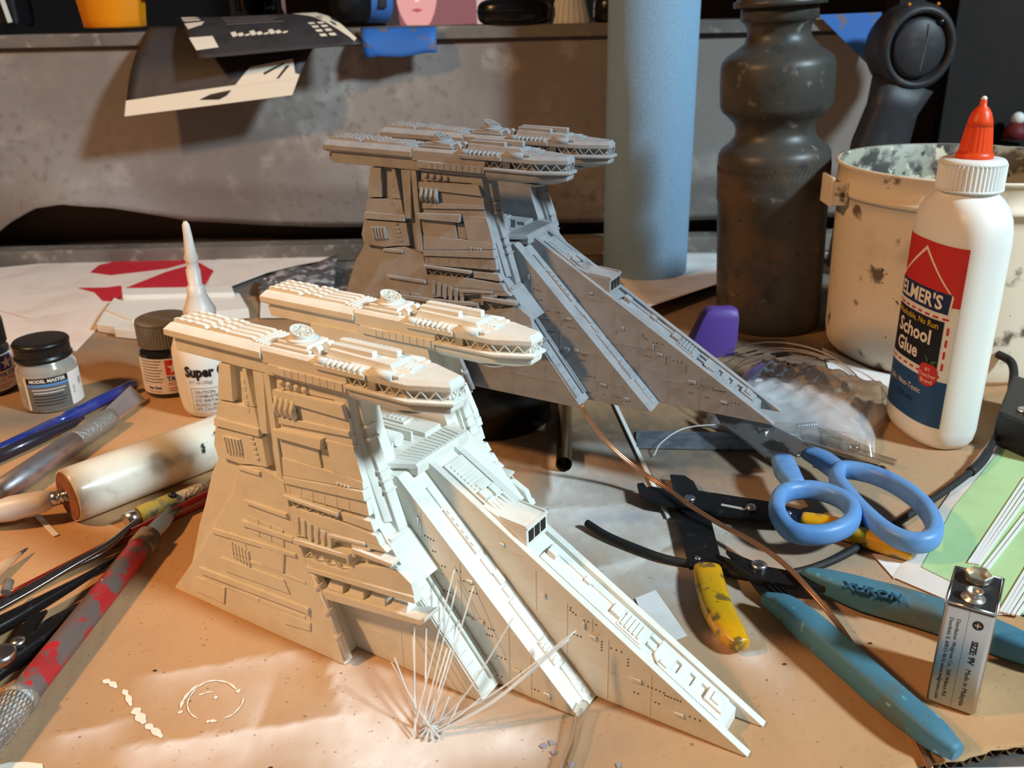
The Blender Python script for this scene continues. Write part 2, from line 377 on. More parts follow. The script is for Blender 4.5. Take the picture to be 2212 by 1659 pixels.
# ================================================================== SCALE MODELS
def build_model(name, label, loc, rot, mm, group):
    root = thing(name, label, 'scale model', loc, rot=rot, group=group)
    def part(pname, parent=root, bevel=0.0):
        b = MB(); return b
    def YO(s, z, d): return s*(4.8 - .11*z + d)
    def sideprism(b, poly, d, y_in, s):
        b.prism(poly, lambda u, z: (u, YO(s, z, d), z), lambda u, z: (u, s*y_in, z))
    def sidepan(b, poly, d0, d1, s):
        b.prism(poly, lambda u, z: (u, YO(s, z, d1), z), lambda u, z: (u, YO(s, z, d0), z))
    # ---------------- stepped base
    core = MB(); core.ext([(-10.2, -2.4), (6.0, -2.4), (6.0, 2.4), (-10.2, 2.4)], 0.02, .5)
    core.build('base_plate', mm, root)
    def k3(u): return 8.3 - .597*(u - 2)
    def k2(u): return 8.15 - (u - 1.56)
    # centre ramp
    bed = MB(); bed.prism([(-6, 0), (14.75, 0), (14.75, k3(14.75)-.22), (2.0, 8.08), (-6, 8.08)], lambda u, z: (u, -.72, z), lambda u, z: (u, .72, z))
    bed_o = bed.build('centre_ramp', mm, root)
    for s in (-1, 1):
        r = MB(); r.prism([(-6, 0), (15.62, 0), (15.84, .05), (15.78, k3(15.78)), (2.0, 8.3), (-6, 8.3)], lambda u, z: (u, s*1.03, z), lambda u, z: (u, s*.70, z))
        ro = r.build('ramp_rail', mm, root, bevel=.03)
    def wallbits(s, vw, seams, blisters, holes):
        yo = s*abs(vw)
        for (a, c) in seams:
            q = MB(); q.bar((a[0], yo, a[1]), (c[0], yo, c[1]), .035, .03); q.build('panel_seam', mm, root)
        for (c, w, h) in blisters:
            q = MB(); q.box(c[0]-w/2, c[0]+w/2, min(yo, yo+s*.09), max(yo, yo+s*.09), c[1]-h/2, c[1]+h/2)
            q.build('blister', mm, root, bevel=.03)
        q = MB()
        for h in holes:
            q.loft([[(h[0]+.035*math.cos(t*PI/3), yo+s*dy, h[1]+.035*math.sin(t*PI/3)) for t in range(6)] for dy in (0, .012)])
        if holes:
            o = q.build('porthole', m_hole, root); o['kind'] = 'stuff'
    rr = random.Random(11)
    def rowh(c, n, du, dz=0): return [(c[0]+i*du, c[1]+i*dz) for i in range(n)]
    for s in (-1, 1):
        seams = [((2.5, 3.0), (9.8, 3.0)), ((3.6, 5.3), (6.4, 5.3)), ((9.8, 1.4), (13.0, 1.4)), ((7.0, 3.0), (7.0, 4.9)), ((10.2, .1), (10.2, 2.9)), ((12.0, .1), (12.0, 2.0)), ((8.4, .9), (8.4, 3.9)), ((9.5, 3.0), (9.5, 3.6))]
        bl = [((9.541,2.785), .32, .16), ((9.156,3.171), .08, .3), ((11.407,1.556), .42, .17), ((13.165,0.748), .38, .15), ((7.372,3.892), .18, .2), ((5.485,5.59), .2, .12)]
        ho = rowh((8.404,3.739), 2, .16) + rowh((8.547,3.622), 3, .12, -.06) + rowh((9.153,3.384), 4, .17) + rowh((9.919,2.701), 4, .0, -.13) + rowh((10.314,2.562), 3, .22) \
            + rowh((11.035,2.348), 3, 0, -.15) + rowh((11.886,1.443), 5, .16) + rowh((12.582,1.346), 6, .12) + rowh((11.333,0.929), 2, .16) + rowh((12.213,0.848), 2, .15) + rowh((13.58,0.815), 3, .2) + rowh((8.717,2.561), 3, .15)
        wallbits(s, 1.03, seams, bl, ho)
        # second ramp
        r = MB(); r.prism([(-2, 0), (9.55, 0), (9.74, .05), (9.65, k2(9.65)), (1.56, 8.15), (-2, 8.15)], lambda u, z: (u, s*2.43, z), lambda u, z: (u, s*1.0, z))
        r.build('side_ramp', mm, root, bevel=.03)
        seams = [((2.2, 4.3), (5.3, 4.3)), ((3.4, 2.7), (6.9, 2.7)), ((5.3, 1.2), (8.3, 1.2)), ((4.4, 1.2), (4.4, 5.2)), ((6.6, .1), (6.6, 3.0)), ((2.6, 4.3), (2.6, 7)), ((7.6, .1), (7.6, 2.0))]
        bl = [((2.441,6.471), .14, .28), ((4.862,4.473), .26, .13), ((4.761,2.734), .32, .18), ((5.339,2.76), .26, .17), ((6.961,1.062), .36, .16), ((8.324,0.497), .26, .18)]
        ho = rowh((2.764,5.854), 4, .14, -.03) + rowh((3.114,5.264), 2, .12) + rowh((3.535,4.718), 2, .14) + rowh((4.1,4.741), 3, .16) + rowh((4.571,4.369), 2, .14) + rowh((4.84,3.992), 3, .16) + rowh((5.661,2.555), 3, .12) + rowh((5.584,2.235), 3, .12) \
            + rowh((6.06,1.376), 3, .18) + rowh((6.031,0.427), 2, .2) + rowh((7.014,0.496), 1, .2) + rowh((7.612,0.49), 3, .16) + rowh((3.58,3.576), 4, .15)
        wallbits(s, 2.43, seams, bl, ho)
        # first ramp beside the tower foot
        r = MB(); r.prism([(-9.6, 0), (6.0, 0), (6.15, .12), (6.05, .28), (2.75, 4.4), (2.1, 5.15), (1.3, 6.6), (-2, 6.6), (-9.0, 3.0)], lambda u, z: (u, s*3.66, z), lambda u, z: (u, s*2.35, z))
        r.build('foot_ramp', mm, root, bevel=.03)
        wallbits(s, 3.66, [((.6, 1.3), (4.9, 1.3)), ((2.2, .05), (2.2, 2.6)), ((4.2, .05), (4.2, 2.2))], [], [])
    # ---------------- ramp-top greebles
    def slab(P, h, base, k, nm='panel', bev=.025, depth=.05):
        """raised plate on a sloping ramp; P = plan (u, v) corners."""
        q = MB(); f0 = lambda u, v: (u, v, base(u) - depth); f1 = lambda u, v: (u + k*h*.6, v, base(u) + h)
        q.prism(P, f0, f1); return q.build(nm, mm, root, bevel=bev)
    def rect(u0, u1, v0, v1): return [(u0, v0), (u1, v0), (u1, v1), (u0, v1)]
    kb = lambda u: k3(u) - .22
    slab(rect(6.9, 11.3, -.62, .50), .14, kb, .5, 'deck_plate')
    slab([(11.75, -.30), (12.1, -.62), (14.5, -.62), (14.5, -.28), (11.9, -.28)], .16, kb, .0, 'deck_plate')
    slab(rect(11.75, 14.5, .30, .62), .16, kb, .0, 'deck_plate')
    for u0_, u1_ in ((11.75, 12.45), (12.68, 13.02), (13.25, 13.5), (13.76, 14.5)): slab(rect(u0_, u1_, -.30, .32), .16, kb, .0, 'deck_plate', .01)
    slab(rect(13.75, 14.45, -.35, .4), .24, kb, .5, 'end_box'); slab(rect(13.95, 14.25, -.2, .3), .32, kb, .5, 'end_box')
    slab(rect(7.0, 7.35, -.25, .2), .36, kb, .5, 'pipe_head'); slab(rect(7.3, 10.3, .12, .24), .2, kb, .5, 'conduit', .01); slab(rect(8.5, 8.75, 0, .36), .27, kb, .5, 'pipe_head')
    slab(rect(9.8, 10.2, -.3, .3), .3, kb, .5, 'pipe_head')
    for i in range(5): slab(rect(10.3+i*.17, 10.39+i*.17, -.45, .35), .28, kb, .5, 'rib', .015)
    slab(rect(10.2, 11.2, -.55, .42), .2, kb, .5, 'deck_plate')
    slab(rect(11.35, 11.7, -.15, .08), .12, kb, .5, 'bracket'); slab(rect(11.3, 11.7, .3, .55), .14, kb, .5, 'bracket')
    slab(rect(12.0, 12.3, -.5, -.3), .22, kb, .5, 'bracket')
    # cabin with windows
    q = MB(); cu0, cu1 = 5.3, 6.45
    q.prism([(cu0-.9, k3(cu0-.9)), (cu0, k3(cu0)+.22), (cu1, k3(cu0)+.1), (cu1+.03, k3(cu1)-.1)], lambda u, z: (u, -.78, z), lambda u, z: (u, .78, z))
    cab = q.build('cabin', mm, root, bevel=.03)
    for s in (-1, 1):
        q = MB(); q.bar((cu0-.1, s*.72, k3(cu0)+.26), (cu1, s*.72, k3(cu0)+.15), .08, .06); q.build('cabin_rail', mm, cab)
    zt = k3(cu0)+.0; zb = k3(cu1)+.12
    for i in range(3):
        q = MB(); q.box(cu1+.015, cu1+.04, -.64+i*.45, -.28+i*.45, zb, zt-.06); q.build('cabin_window', m_hole, cab)
    q = MB(); q.bar((cu1, -.78, zt+.1), (cu1, .78, zt+.1), .12, .07); q.build('cabin_visor', mm, cab)
    # upper part of centre ramp
    slab(rect(2.4, 6.2, -.60, .62), .2, kb, .5, 'deck_plate')
    for i in range(8): slab(rect(2.6+i*.16, 2.68+i*.16, -.42, .3), .25, kb, .5, 'rib', .01)
    for u0, u1, v0, v1, h in [(3.95, 4.3, -.5, 0, .34), (4.0, 4.4, .1, .5, .36), (4.35, 4.75, -.5, -.1, .3), (4.5, 5.1, -.35, -.25, .34), (4.5, 5.1, -.1, 0, .34), (4.5, 5.1, .15, .25, .34), (4.5, 5.1, .4, .5, .34), (3.6, 3.95, -.2, .5, .27)]:
        slab(rect(u0, u1, v0, v1), h, kb, .5, 'greeble', .015)
    # side ramp tops
    for s in (-1, 1):
        kk = k2
        V2 = lambda a, c: (min(s*a, s*c), max(s*a, s*c))
        for u0, u1, a, c, h in [(2.3, 3.0, 1.25, 1.6, .08), (3.1, 4.6, 1.3, 1.62, .12), (4.8, 5.3, 1.35, 1.6, .08), (5.3, 5.7, 1.2, 1.55, .1), (5.8, 6.1, 1.3, 1.6, .08), (6.2, 7.5, 1.3, 1.75, .08), (7.55, 8.3, 1.35, 1.85, .1), (8.45, 9.2, 1.25, 1.65, .07), (8.9, 9.55, 1.15, 1.7, .05)]:
            v0, v1 = V2(a, c); slab(rect(u0, u1, v0, v1), h, kk, .5, 'deck_plate', .015)
        for i in range(5):
            v0, v1 = V2(1.36, 1.7); slab(rect(6.3+i*.25, 6.36+i*.25, v0, v1), .11, kk, .5, 'rib', .01)
        for i in range(5):
            v0, v1 = V2(1.4, 1.82); slab(rect(7.6+i*.14, 7.66+i*.14, v0, v1), .16, kk, .5, 'rib', .01)
        for i in range(6):
            v0, v1 = V2(1.34+.02*i, 1.56); slab(rect(3.2+i*.22, 3.3+i*.22, v0, v1), .19, kk, .5, 'rib', .012)
        for i in range(3):
            v0, v1 = V2(1.45, 1.5); slab(rect(8.9+i*.2, 8.98+i*.2, v0, v1 + .15), .1, kk, .5, 'rib', .01)
        # foot ramp top: ladder of plates and a long pipe
        def k1(u): return float(np.interp(u, [1.3, 2.1, 2.75, 6.05], [6.6, 5.15, 4.4, .28]))
        for i in range(12):
            u = 2.2 + i*.31; v0, v1 = V2(3.0, 3.5); slab(rect(u, u+.26, v0, v1), .07, k1, .5, 'ladder_plate', .015)
        q = MB(); q.bar((2.2, s*3.58, k1(2.2)+.06), (5.9, s*3.58, k1(5.9)+.06), .06, .14); q.build('edge_rail', mm, root)
        q = MB(); q.tube([(2.0, s*2.72, k1(2.0)+.16), (2.9, s*2.72, k1(2.9)+.18)], .14, 10); q.build('pipe', mm, root)
        q = MB(); q.tube([(2.9, s*2.72, k1(2.9)+.12), (5.95, s*2.72, k1(5.95)+.08)], .085, 10); q.build('pipe', mm, root)
        q = MB(); q.bar((2.9, s*2.5, k1(2.9)+.05), (5.95, s*2.5, k1(5.95)+.05), .1, .12); q.build('edge_rail', mm, root)
        q = MB(); q.box(1.55, 2.15, min(s*2.7, s*3.75), max(s*2.7, s*3.75), 5.9, 6.2); q.build('knee_band', mm, root, bevel=.04)
    # ---------------- plateau between the towers
    q = MB(); q.box(-6, 2.05, -1.75, 1.75, 8.0, 8.42); q.build('plateau', mm, root, bevel=.03)
    q = MB(); q.ext([(.85, -2.35), (2.0, -1.75), (2.0, 1.6), (.85, 2.3)], 8.3, 8.52); pl = q.build('ribbed_plate', mm, root, bevel=.02)
    for i in range(13):
        v = -1.75 + i*.27; q = MB(); q.bar((.95, v, 8.53), (1.9, v*.86, 8.53), .05, .05); q.build('rib', mm, pl)
    for v in (-1.3, -.05):
        q = MB(); q.box(-2.6, .45, v-.06, v+.06, 8.4, 8.85); q.build('fin_plate', mm, root)
    q = MB(); q.tube([(-1.8, -.7, 8.72), (.3, -.7, 8.72)], .3, 12); q.build('tank', mm, root)
    q = MB(); q.box(-3, .7, .5, 1.6, 8.4, 8.62); q.build('deck_plate', mm, root, bevel=.02)
    q = MB(); q.box(-2.4, -.6, .7, 1.4, 8.6, 8.72); q.build('deck_plate', mm, root, bevel=.02)
    for i in range(4):
        q = MB(); q.box(-1.6+i*.22, -1.5+i*.22, .85, 1.25, 8.72, 8.78); q.build('rib', mm, root)
    # ---------------- towers
    tl = [(-6.723,11.683), (0.126,11.857), (0.279,10.258), (0.573,9.768), (1.064,8.404), (1.603,6.691), (2.609,5.616)]
    for s in (-1, 1):
        T_ = MB()
        sideprism(T_, [(-6.6, 11.9), (.1, 11.9), (.5, 9.8), (1.0, 8.4), (1.5, 6.7), (2.5, 5.6), (3.4, 4.6), (-1.9, 3.5), (-.35, .02), (-10.2, .02), (-9.0, 3.6), (-7.9, 6.2), (-7.0, 8.2), (-6.85, 9.4)], -.30, 1.75, s)
        tw = T_.build('tower', mm, root)
        def pan(poly, d1, nm='panel', d0=-.33, bev=.02):
            q = MB(); sidepan(q, poly, d0, d1, s); return q.build(nm, mm, tw, bevel=bev)
        # left plates round the dark slot
        pan([(-6.721,11.704), (-6.022,11.735), (-5.975,10.177), (-6.911,10.102)], 0)
        pan([(-5.312,11.731), (-5.096,11.733), (-4.713,10.205), (-5.312,10.177)], 0)
        for i in range(5):
            pan([(-5.42+.05*i, 11.3-i*.3), (-5.2+.05*i, 11.3-i*.3), (-5.2+.05*i, 11.1-i*.3), (-5.42+.05*i, 11.1-i*.3)], .02, 'lug', bev=.01)
        pan([(-6.918,10.02), (-4.689,10.171), (-4.428,9.173), (-7.104,9.18)], 0)
        pan([(-7.066,9.292), (-4.416,9.376), (-4.382,9.044), (-7.126,8.927)], .12, 'ledge')
        pan([(-7.162,8.835), (-4.333,8.975), (-4.11,7.733), (-4.989,7.634), (-5.753,7.484), (-7.13,7.499), (-7.323,7.981)], 0)
        pan([(-6.696,8.547), (-5.614,8.634), (-5.491,8.005), (-6.492,7.866)], .07, 'vent')
        for i in range(5):
            a = (-6.639,8.54); c = (-6.464,7.852); e = (-5.644,8.607); g = (-5.521,7.978)
            f = (i+.5)/5; p0 = (a[0]+(e[0]-a[0])*f, a[1]+(e[1]-a[1])*f); p1 = (c[0]+(g[0]-c[0])*f, c[1]+(g[1]-c[1])*f)
            pan([(p0[0]-.04, p0[1]), (p0[0]+.04, p0[1]), (p1[0]+.04, p1[1]), (p1[0]-.04, p1[1])], .13, 'vent_bar', bev=.01)
        for i in range(6):
            f = i/5; a = (-5.033,9.054); c = (-4.663,8.003)
            p0 = (a[0]+(c[0]-a[0])*f, a[1]+(c[1]-a[1])*f)
            pan([(p0[0]-.12, p0[1]+.07), (p0[0]+.12, p0[1]+.07), (p0[0]+.12, p0[1]-.06), (p0[0]-.12, p0[1]-.06)], .05, 'lug', bev=.01)
        # pilasters and the second groove
        pan([(-4.694,11.751), (-4.086,11.771), (-3.998,9.213), (-4.4,9.2)], .02, 'pilaster')
        pan([(-4.059,11.776), (-3.721,11.784), (-3.214,7.556), (-3.506,7.521)], .05, 'pilaster')
        # right-hand plates, top to bottom
        pan([(-3.463,11.776), (0.149,11.862), (0.232,11.407), (-3.464,11.281)], -.08)
        for i in range(4):
            for j in range(2):
                a = (-3.136,11.669); c = (a[0]+i*.42+j*.02, a[1]-.12-j*.38-i*.02)
                q = MB(); yy = YO(s, c[1], -.06); q.ball((c[0], yy, c[1]), .17, 8, 6, (1, .7, .9)); q.build('dome', mm, tw)
        pan([(-3.518,11.232), (0.138,11.35), (0.337,10.825), (-3.513,10.848)], .1, 'ledge')
        pan([(-2.565,10.893), (0.383,10.836), (0.443,10.314), (-3.264,10.165)], -.05)
        for i in range(4):
            a = (-3.316,10.658); x0 = a[0]+i*.3
            q = MB(); q.tube([(x0, YO(s, a[1]+.3, .0), a[1]+.3), (x0+.02, YO(s, a[1], .16), a[1]-.1), (x0+.03, YO(s, a[1]-.4, .02), a[1]-.4)], .14, 8); q.build('exhaust_pipe', mm, tw)
        pan([(-3.291,10.16), (0.421,10.346), (0.487,10.157), (-3.281,9.85)], .06, 'ledge')
        pan([(-3.28,9.869), (0.487,10.139), (0.572,9.712), (-0.878,9.707), (-3.271,9.538)], -.06)
        pan([(-3.555,9.592), (-0.875,9.783), (-0.912,9.355), (-3.466,9.296)], .2, 'ledge')
        pan([(-0.878,9.707), (0.62,9.761), (1.11,8.416), (-0.475,8.482), (-0.695,9.331)], 0)
        pan([(-3.416,9.249), (-1.283,9.265), (-1.087,8.461), (-3.226,8.359)], -.04)
        pan([(-1.21,9.245), (-0.744,9.28), (-0.573,8.476), (-1.063,8.448)], -.12)
        pan([(-3.224,8.4), (-2.038,8.417), (-1.112,8.455), (1.065,8.461), (1.131,8.155), (-3.184,7.625)], .02)
        pan([(-3.185,7.604), (1.13,8.117), (1.218,7.72), (-3.146,7.331)], .08, 'ledge')
        for i in range(4):
            a = (-0.244,8.077); pan([(a[0]+i*.19, a[1]+.06), (a[0]+.1+i*.19, a[1]+.05), (a[0]+.1+i*.19, a[1]-.14), (a[0]+i*.19, a[1]-.13)], .07, 'lug', bev=.01)
        pan([(-3.148,7.289), (1.218,7.682), (1.351,7.083), (-3.065,6.822)], -.04)
        for i in range(7):
            a = (-2.897,7.031); c = (0.98,7.306); f = i/6; p0 = (a[0]+(c[0]-a[0])*f, a[1]+(c[1]-a[1])*f)
            pan([(p0[0]-.012, p0[1]+.2), (p0[0]+.012, p0[1]+.2), (p0[0]+.012, p0[1]-.25), (p0[0]-.012, p0[1]-.25)], -.025, 'panel_seam', bev=0)
        # truss windows: open slots between ledges with diagonal struts
        def truss(a, c, h, n):
            for i in range(n):
                f0, f1 = i/n, (i+1)/n
                p0 = (a[0]+(c[0]-a[0])*f0, a[1]+(c[1]-a[1])*f0); p1 = (a[0]+(c[0]-a[0])*f1, a[1]+(c[1]-a[1])*f1)
                if i % 2: p0, p1 = (p0[0], p0[1]-h), p1
                else: p1 = (p1[0], p1[1]-h)
                q = MB(); q.bar((p0[0], YO(s, p0[1], -.08), p0[1]), (p1[0], YO(s, p1[1], -.08), p1[1]), .05, .05, (0, 1, 0)); q.build('truss_strut', mm, tw)
        pan([(-3.116,6.849), (-0.126,6.875), (-0.154,6.729), (-3.097,6.711)], .16, 'ledge')
        truss((-2.968,6.643), (-0.229,6.647), .3, 8)
        pan([(-0.103,6.842), (1.442,6.896), (1.625,6.522), (-0.037,6.524)], -.02)
        pan([(-2.958,6.296), (-0.185,6.441), (1.717,6.394), (1.946,6.034), (-2.929,5.787)], 0)
        for i in range(6):
            a = (-2.575,6.055); x0 = a[0]+i*.36; z0 = a[1]-i*.06
            pan([(x0, z0), (x0+.2, z0-.03), (x0+.2, z0-.78), (x0, z0-.75)], .06, 'rib', bev=.015)
        pan([(-2.85,5.789), (1.946,6.034), (2.267,5.84), (0.041,5.607), (-2.724,5.054)], -.02)
        pan([(-0.62,5.79), (1.199,5.961), (1.174,5.835), (-0.599,5.654)], .08, 'ledge')
        pan([(-2.619,5.044), (0.423,5.241), (0.465,4.87), (0.367,4.818), (0.323,5.068), (-2.574,4.847)], .17, 'ledge')
        truss((-2.509,4.53), (0.095,4.648), .33, 8)
        pan([(0.623,5.625), (2.654,5.591), (2.609,5.42), (0.62,5.423)], .17, 'ledge')
        truss((0.716,5.413), (2.858,5.501), .28, 7)
        pan([(0.48,5.741), (1.432,5.776), (1.431,5.677), (0.62,5.423), (0.663,5.135), (0.47,5.114)], .02)
        pan([(-2.205,4.224), (0.113,4.347), (0.585,4.766), (2.7,5.332), (3.444,4.911), (3.604,4.454), (0.694,3.984), (-2.033,3.919)], 0)
        pan([(-2.087,3.902), (3.627,4.462), (3.718,4.198), (-1.989,3.722)], .08, 'ledge')
        # bay below the overhang with stowed equipment
        q = MB(); q.prism([(-1.7, 3.0), (3.9, 3.55), (4.15, 3.75), (4.1, 3.5), (3.9, 3.3), (-1.55, 2.6)], lambda u, z: (u, s*4.45, z), lambda u, z: (u, s*3.5, z)); q.build('bay_sill', mm, tw, bevel=.03)
        for i in range(4):
            x0 = -1.1 + i*1.12; z0 = 3.08 + .1*i
            q = MB(); q.loft([[(x0, s*4.3, z0), (x0+.9, s*4.3, z0+.08), (x0+.9, s*3.6, z0+.08), (x0, s*3.6, z0)], [(x0+.1, s*4.1, z0+.38), (x0+.8, s*4.1, z0+.44), (x0+.8, s*3.6, z0+.44), (x0+.1, s*3.6, z0+.38)]])
            q.build('equipment_box', mm, tw, bevel=.03)
        # ---- flared skirt plate and its panels
        sk = MB(); sidepan(sk, [(-10.844,-0.149), (-0,-0), (-1.28,3.149), (-2.201,4.331), (-2.839,6.02), (-3.197,7.358), (-4.44,7.649), (-5.788,7.391), (-6.392,5.808), (-6.612,5.596), (-7.73,3.949), (-8.585,2.663)], -.4, .0, s)
        sko = sk.build('skirt_plate', mm, root, bevel=.04)
        def sp(poly, d1, nm='panel', bev=.02, d0=-.02):
            q = MB(); sidepan(q, poly, d0, d1, s); return q.build(nm, mm, sko, bevel=bev)
        sp([(-5.786,7.412), (-4.505,7.468), (-4.515,7.3), (-5.826,7.256)], .1, 'ledge')
        sp([(-5.521,5.961), (-2.998,6.016), (-2.953,5.842), (-5.473,5.825)], .14, 'ledge')
        sp([(-5.733,4.954), (-2.671,5.049), (-2.68,4.857), (-5.75,4.71)], .14, 'ledge')
        for i in range(3):
            a = (-5.428,5.666); c = (-4.753,5.686); f = i
            x0 = a[0]+.02+i*.72; sp([(x0, 5.0-.02*i+.25), (x0+.66, 4.95-.02*i+.25), (x0+.7, 4.2-.02*i+.25), (x0+.02, 4.25-.02*i+.25)], .05, 'panel', .01)
        sp([(-7.668,3.968), (-4.932,4.17), (-2.598,4.312), (-2.551,4.157), (-7.75,3.718)], .09, 'ledge')
        for i in range(6):
            a = (-6.554,3.675); x0 = a[0]+i*.2; z0 = a[1]-.03*i
            sp([(x0, z0), (x0+.1, z0), (x0+.16, z0-.75), (x0+.06, z0-.75)], .07, 'rib', .015)
        sp([(-6.667,3.752), (-5.666,3.858), (-5.454,3.148), (-6.445,3.171)], .03, 'panel')
        sp([(-4.635,3.956), (-3.251,4.085), (-3.349,3.19), (-4.741,3.132)], .08, 'panel')
        sp([(-6.602,3.054), (-4.712,3.142), (-2.115,3.167), (-2.067,3.054), (-6.611,2.938)], .04, 'ledge')
        sp([(-7.291,2.678), (-3.338,2.845), (-3.01,2.298), (-7.038,2.072)], .07, 'panel')
        sp([(-8.734,1.73), (-1.893,2.031), (-1.962,1.612), (-2.063,1.752), (-8.698,1.435)], .13, 'ledge')
        for a, c, e, g in [((-8.452,1.375), (-4.961,1.4), (-4.973,1.214), (-8.405,1.202)), ((-4.788,1.415), (-2.178,1.534), (-2.184,1.378), (-4.799,1.229))]:
            sp([a, c, e, g], .03, 'panel', .01)
        sp([(-9.047,1.107), (-7.105,1.217), (-7.235,0.351), (-9.053,0.364)], .07, 'panel')
        sp([(-3.444,1.258), (-1.866,1.317), (-1.88,0.936), (-3.469,0.73)], .07, 'panel')
        sp([(-10.806,-0.112), (-8.079,-0.089), (-8.094,-0.262), (-10.756,-0.267)], .06, 'foot_strip')
        # slanting pipe at the front edge of the skirt
        q = MB(); a = (0.003,0.156); c = (-2.081,4.052)
        q.tube([(a[0]+.1, YO(s, a[1], -.15), a[1]+.1), (c[0]+.1, YO(s, c[1], -.15), c[1])], .16, 10); q.build('edge_pipe', mm, sko)
        for f in (.25, .5, .75):
            q = MB(); x0, z0 = a[0]+(c[0]-a[0])*f, a[1]+(c[1]-a[1])*f; dx, dz = (c[0]-a[0])*.03, (c[1]-a[1])*.03
            q.tube([(x0-dx+.1, YO(s, z0, -.15), z0-dz), (x0+dx+.1, YO(s, z0, -.15), z0+dz)], .21, 10); q.build('pipe_collar', mm, sko)
        # ---- rear fin behind the skirt
        fn = MB(); sidepan(fn, [(-10.0, .02), (-6, .02), (-5.6, 7.6), (-7.2, 7.7), (-7.7, 6.9), (-8.1, 6.3), (-8.8, 4.4)], -.9, -.45, s)
        fo = fn.build('rear_fin', mm, root, bevel=.03)
        for i in range(9):
            z0 = .6 + i*.42; u0 = -10.05 + .26*z0
            q = MB(); sidepan(q, [(u0+.1, z0), (u0+1.9, z0), (u0+1.9, z0-.14), (u0+.06, z0-.14)], -.47, -.38, s); q.build('rib', mm, fo, bevel=.01)
        for i in range(6):
            z0 = 4.6 + i*.48; q = MB(); sidepan(q, [(-7.9+.26*(z0-4.4), z0), (-7.3+.26*(z0-4.4), z0), (-7.3+.26*(z0-4.4), z0-.2), (-7.9+.26*(z0-4.4), z0-.2)], -.47, -.33, s); q.build('lug', mm, fo, bevel=.01)
        # ---- front pillar of the tower
        q = MB(); q.loft([[(x+dx, s*y, z) for x, y in ((-.5, 3.45), (.2, 3.45), (.35, 3.2), (.35, 2.5), (-.5, 2.5))] for z, dx in ((11.9, 0), (9.8, .38), (8.4, .85), (6.6, 1.45))])
        pil = q.build('front_pillar', mm, root, bevel=.03)
        q = MB(); q.loft([[(x+dx, s*y, z) for x, y in ((.2, 3.2), (.55, 3.15), (.55, 2.62), (.2, 2.55))] for z, dx in ((11.9, 0), (9.8, .38), (8.4, .85), (6.2, 1.55))]); q.build('pillar_cover', mm, pil, bevel=.05)
        for z, dx in ((10.4, .29), (9.9, .37), (8.6, .79), (8.2, .93), (7.8, 1.05)):
            q = MB(); q.box(dx+.3, dx+.6, min(s*2.6, s*3.2), max(s*2.6, s*3.2), z-.05, z+.05); q.build('band', mm, pil, bevel=.015)
    # ---------------- command pods
    for s in (-1, 1):
        q = MB(); q.box(-9.3, -3.8, -.84, .84, 11.8, 12.45); q.box(-3.85, .6, -.93, .93, 11.82, 12.45); pd = q.build('pod', mm, root, bevel=.03); pd.location = (0, s*.027, 0)
        q = MB(); q.box(-9.62, -9.2, -.6, .6, 11.9, 12.5)
        for yy in (-.5, 0, .5): q.tube([(-9.62, yy, 12.2), (-9.5, yy, 12.2)], .16, 8)
        q.build('engine_cluster', mm, pd)
        # rear block: slab with chamfered top
        q = MB(); rg = lambda a, w, z: [(-9.65+a, -w, z), (-3.85-a*.4, -w, z), (-3.85-a*.4, w, z), (-9.65+a, w, z)]
        q.loft([rg(.15, .9, 12.4), rg(0, 1.08, 12.52), rg(0, 1.08, 12.78), rg(.12, .74, 13.0)]); q.build('rear_block', mm, pd, bevel=.025)
        for j in range(4):
            v = -.54 + j*.36
            for u0, u1, n in ((-9.45, -7.4, 0), (-7.2, -6.1, 0), (-5.95, -4.55, 1)):
                if n == 1: u0 = -6.2
                q = MB(); h = .2 if n == 0 else .15
                q.loft([[(u0, v-.125, 12.97), (u1+.12, v-.125, 12.97), (u1+.12, v+.125, 12.97), (u0, v+.125, 12.97)], [(u0+.06, v-.1, 12.97+h), (u1-.12, v-.1, 12.97+h), (u1-.12, v+.1, 12.97+h), (u0+.06, v+.1, 12.97+h)]])
                q.build('roof_bar', mm, pd, bevel=.015)
            for u in (-9.1, -8.6, -8.1, -7.0, -6.6):
                q = MB(); q.box(u-.1, u+.1, v-.1, v+.1, 13.1, 13.205); q.build('roof_lug', mm, pd, bevel=.02)
        for i in range(4):
            q = MB(); q.box(-4.5+i*.2, -4.38+i*.2, -.72, .72, 12.95, 13.08-i*.02); q.build('rib', mm, pd, bevel=.015)
        # middle deck
        q = MB(); q.loft([[(-3.85, -w, z), (3.2, -w, z), (4.75, -w*.35, z), (4.75, w*.35, z), (3.2, w, z), (-3.85, w, z)] for w, z in ((.9, 12.64), (1.0, 12.66), (1.0, 12.86), (.88, 12.99))]); q.build('mid_deck', mm, pd, bevel=.03)
        q = MB(); q.box(-3.85, .58, -1.0, 1.0, 12.34, 12.68); q.build('deck_side', mm, pd, bevel=.02)
        q = MB(); q.box(-3.5, -1.5, -.72, .72, 13.0, 13.12); q.build('deck_plate', mm, pd, bevel=.03)
        q = MB(); q.box(-3.3, -1.7, -.6, .6, 13.1, 13.26); q.build('deck_plate', mm, pd, bevel=.04)
        # dish on a tilted drum
        q = MB(); q.lathe([(.6, 13.26), (.6, 13.32), (.46, 13.34)], 28, (-2.5, 0)); q.build('turntable', mm, pd)
        dish = MB(); rings = []
        for r_, zf in ((.46, 0), (.46, 1), (.40, 1), (.38, .62), (.1, .5)):
            rings.append([(-2.5+r_*math.cos(t*PI/14), r_*math.sin(t*PI/14), 13.33 + zf*(.26 - .17*math.cos(t*PI/14)*r_/.46)) for t in range(28)])
        dish.loft(rings, smooth=False); do = dish.build('dish', mm, pd)
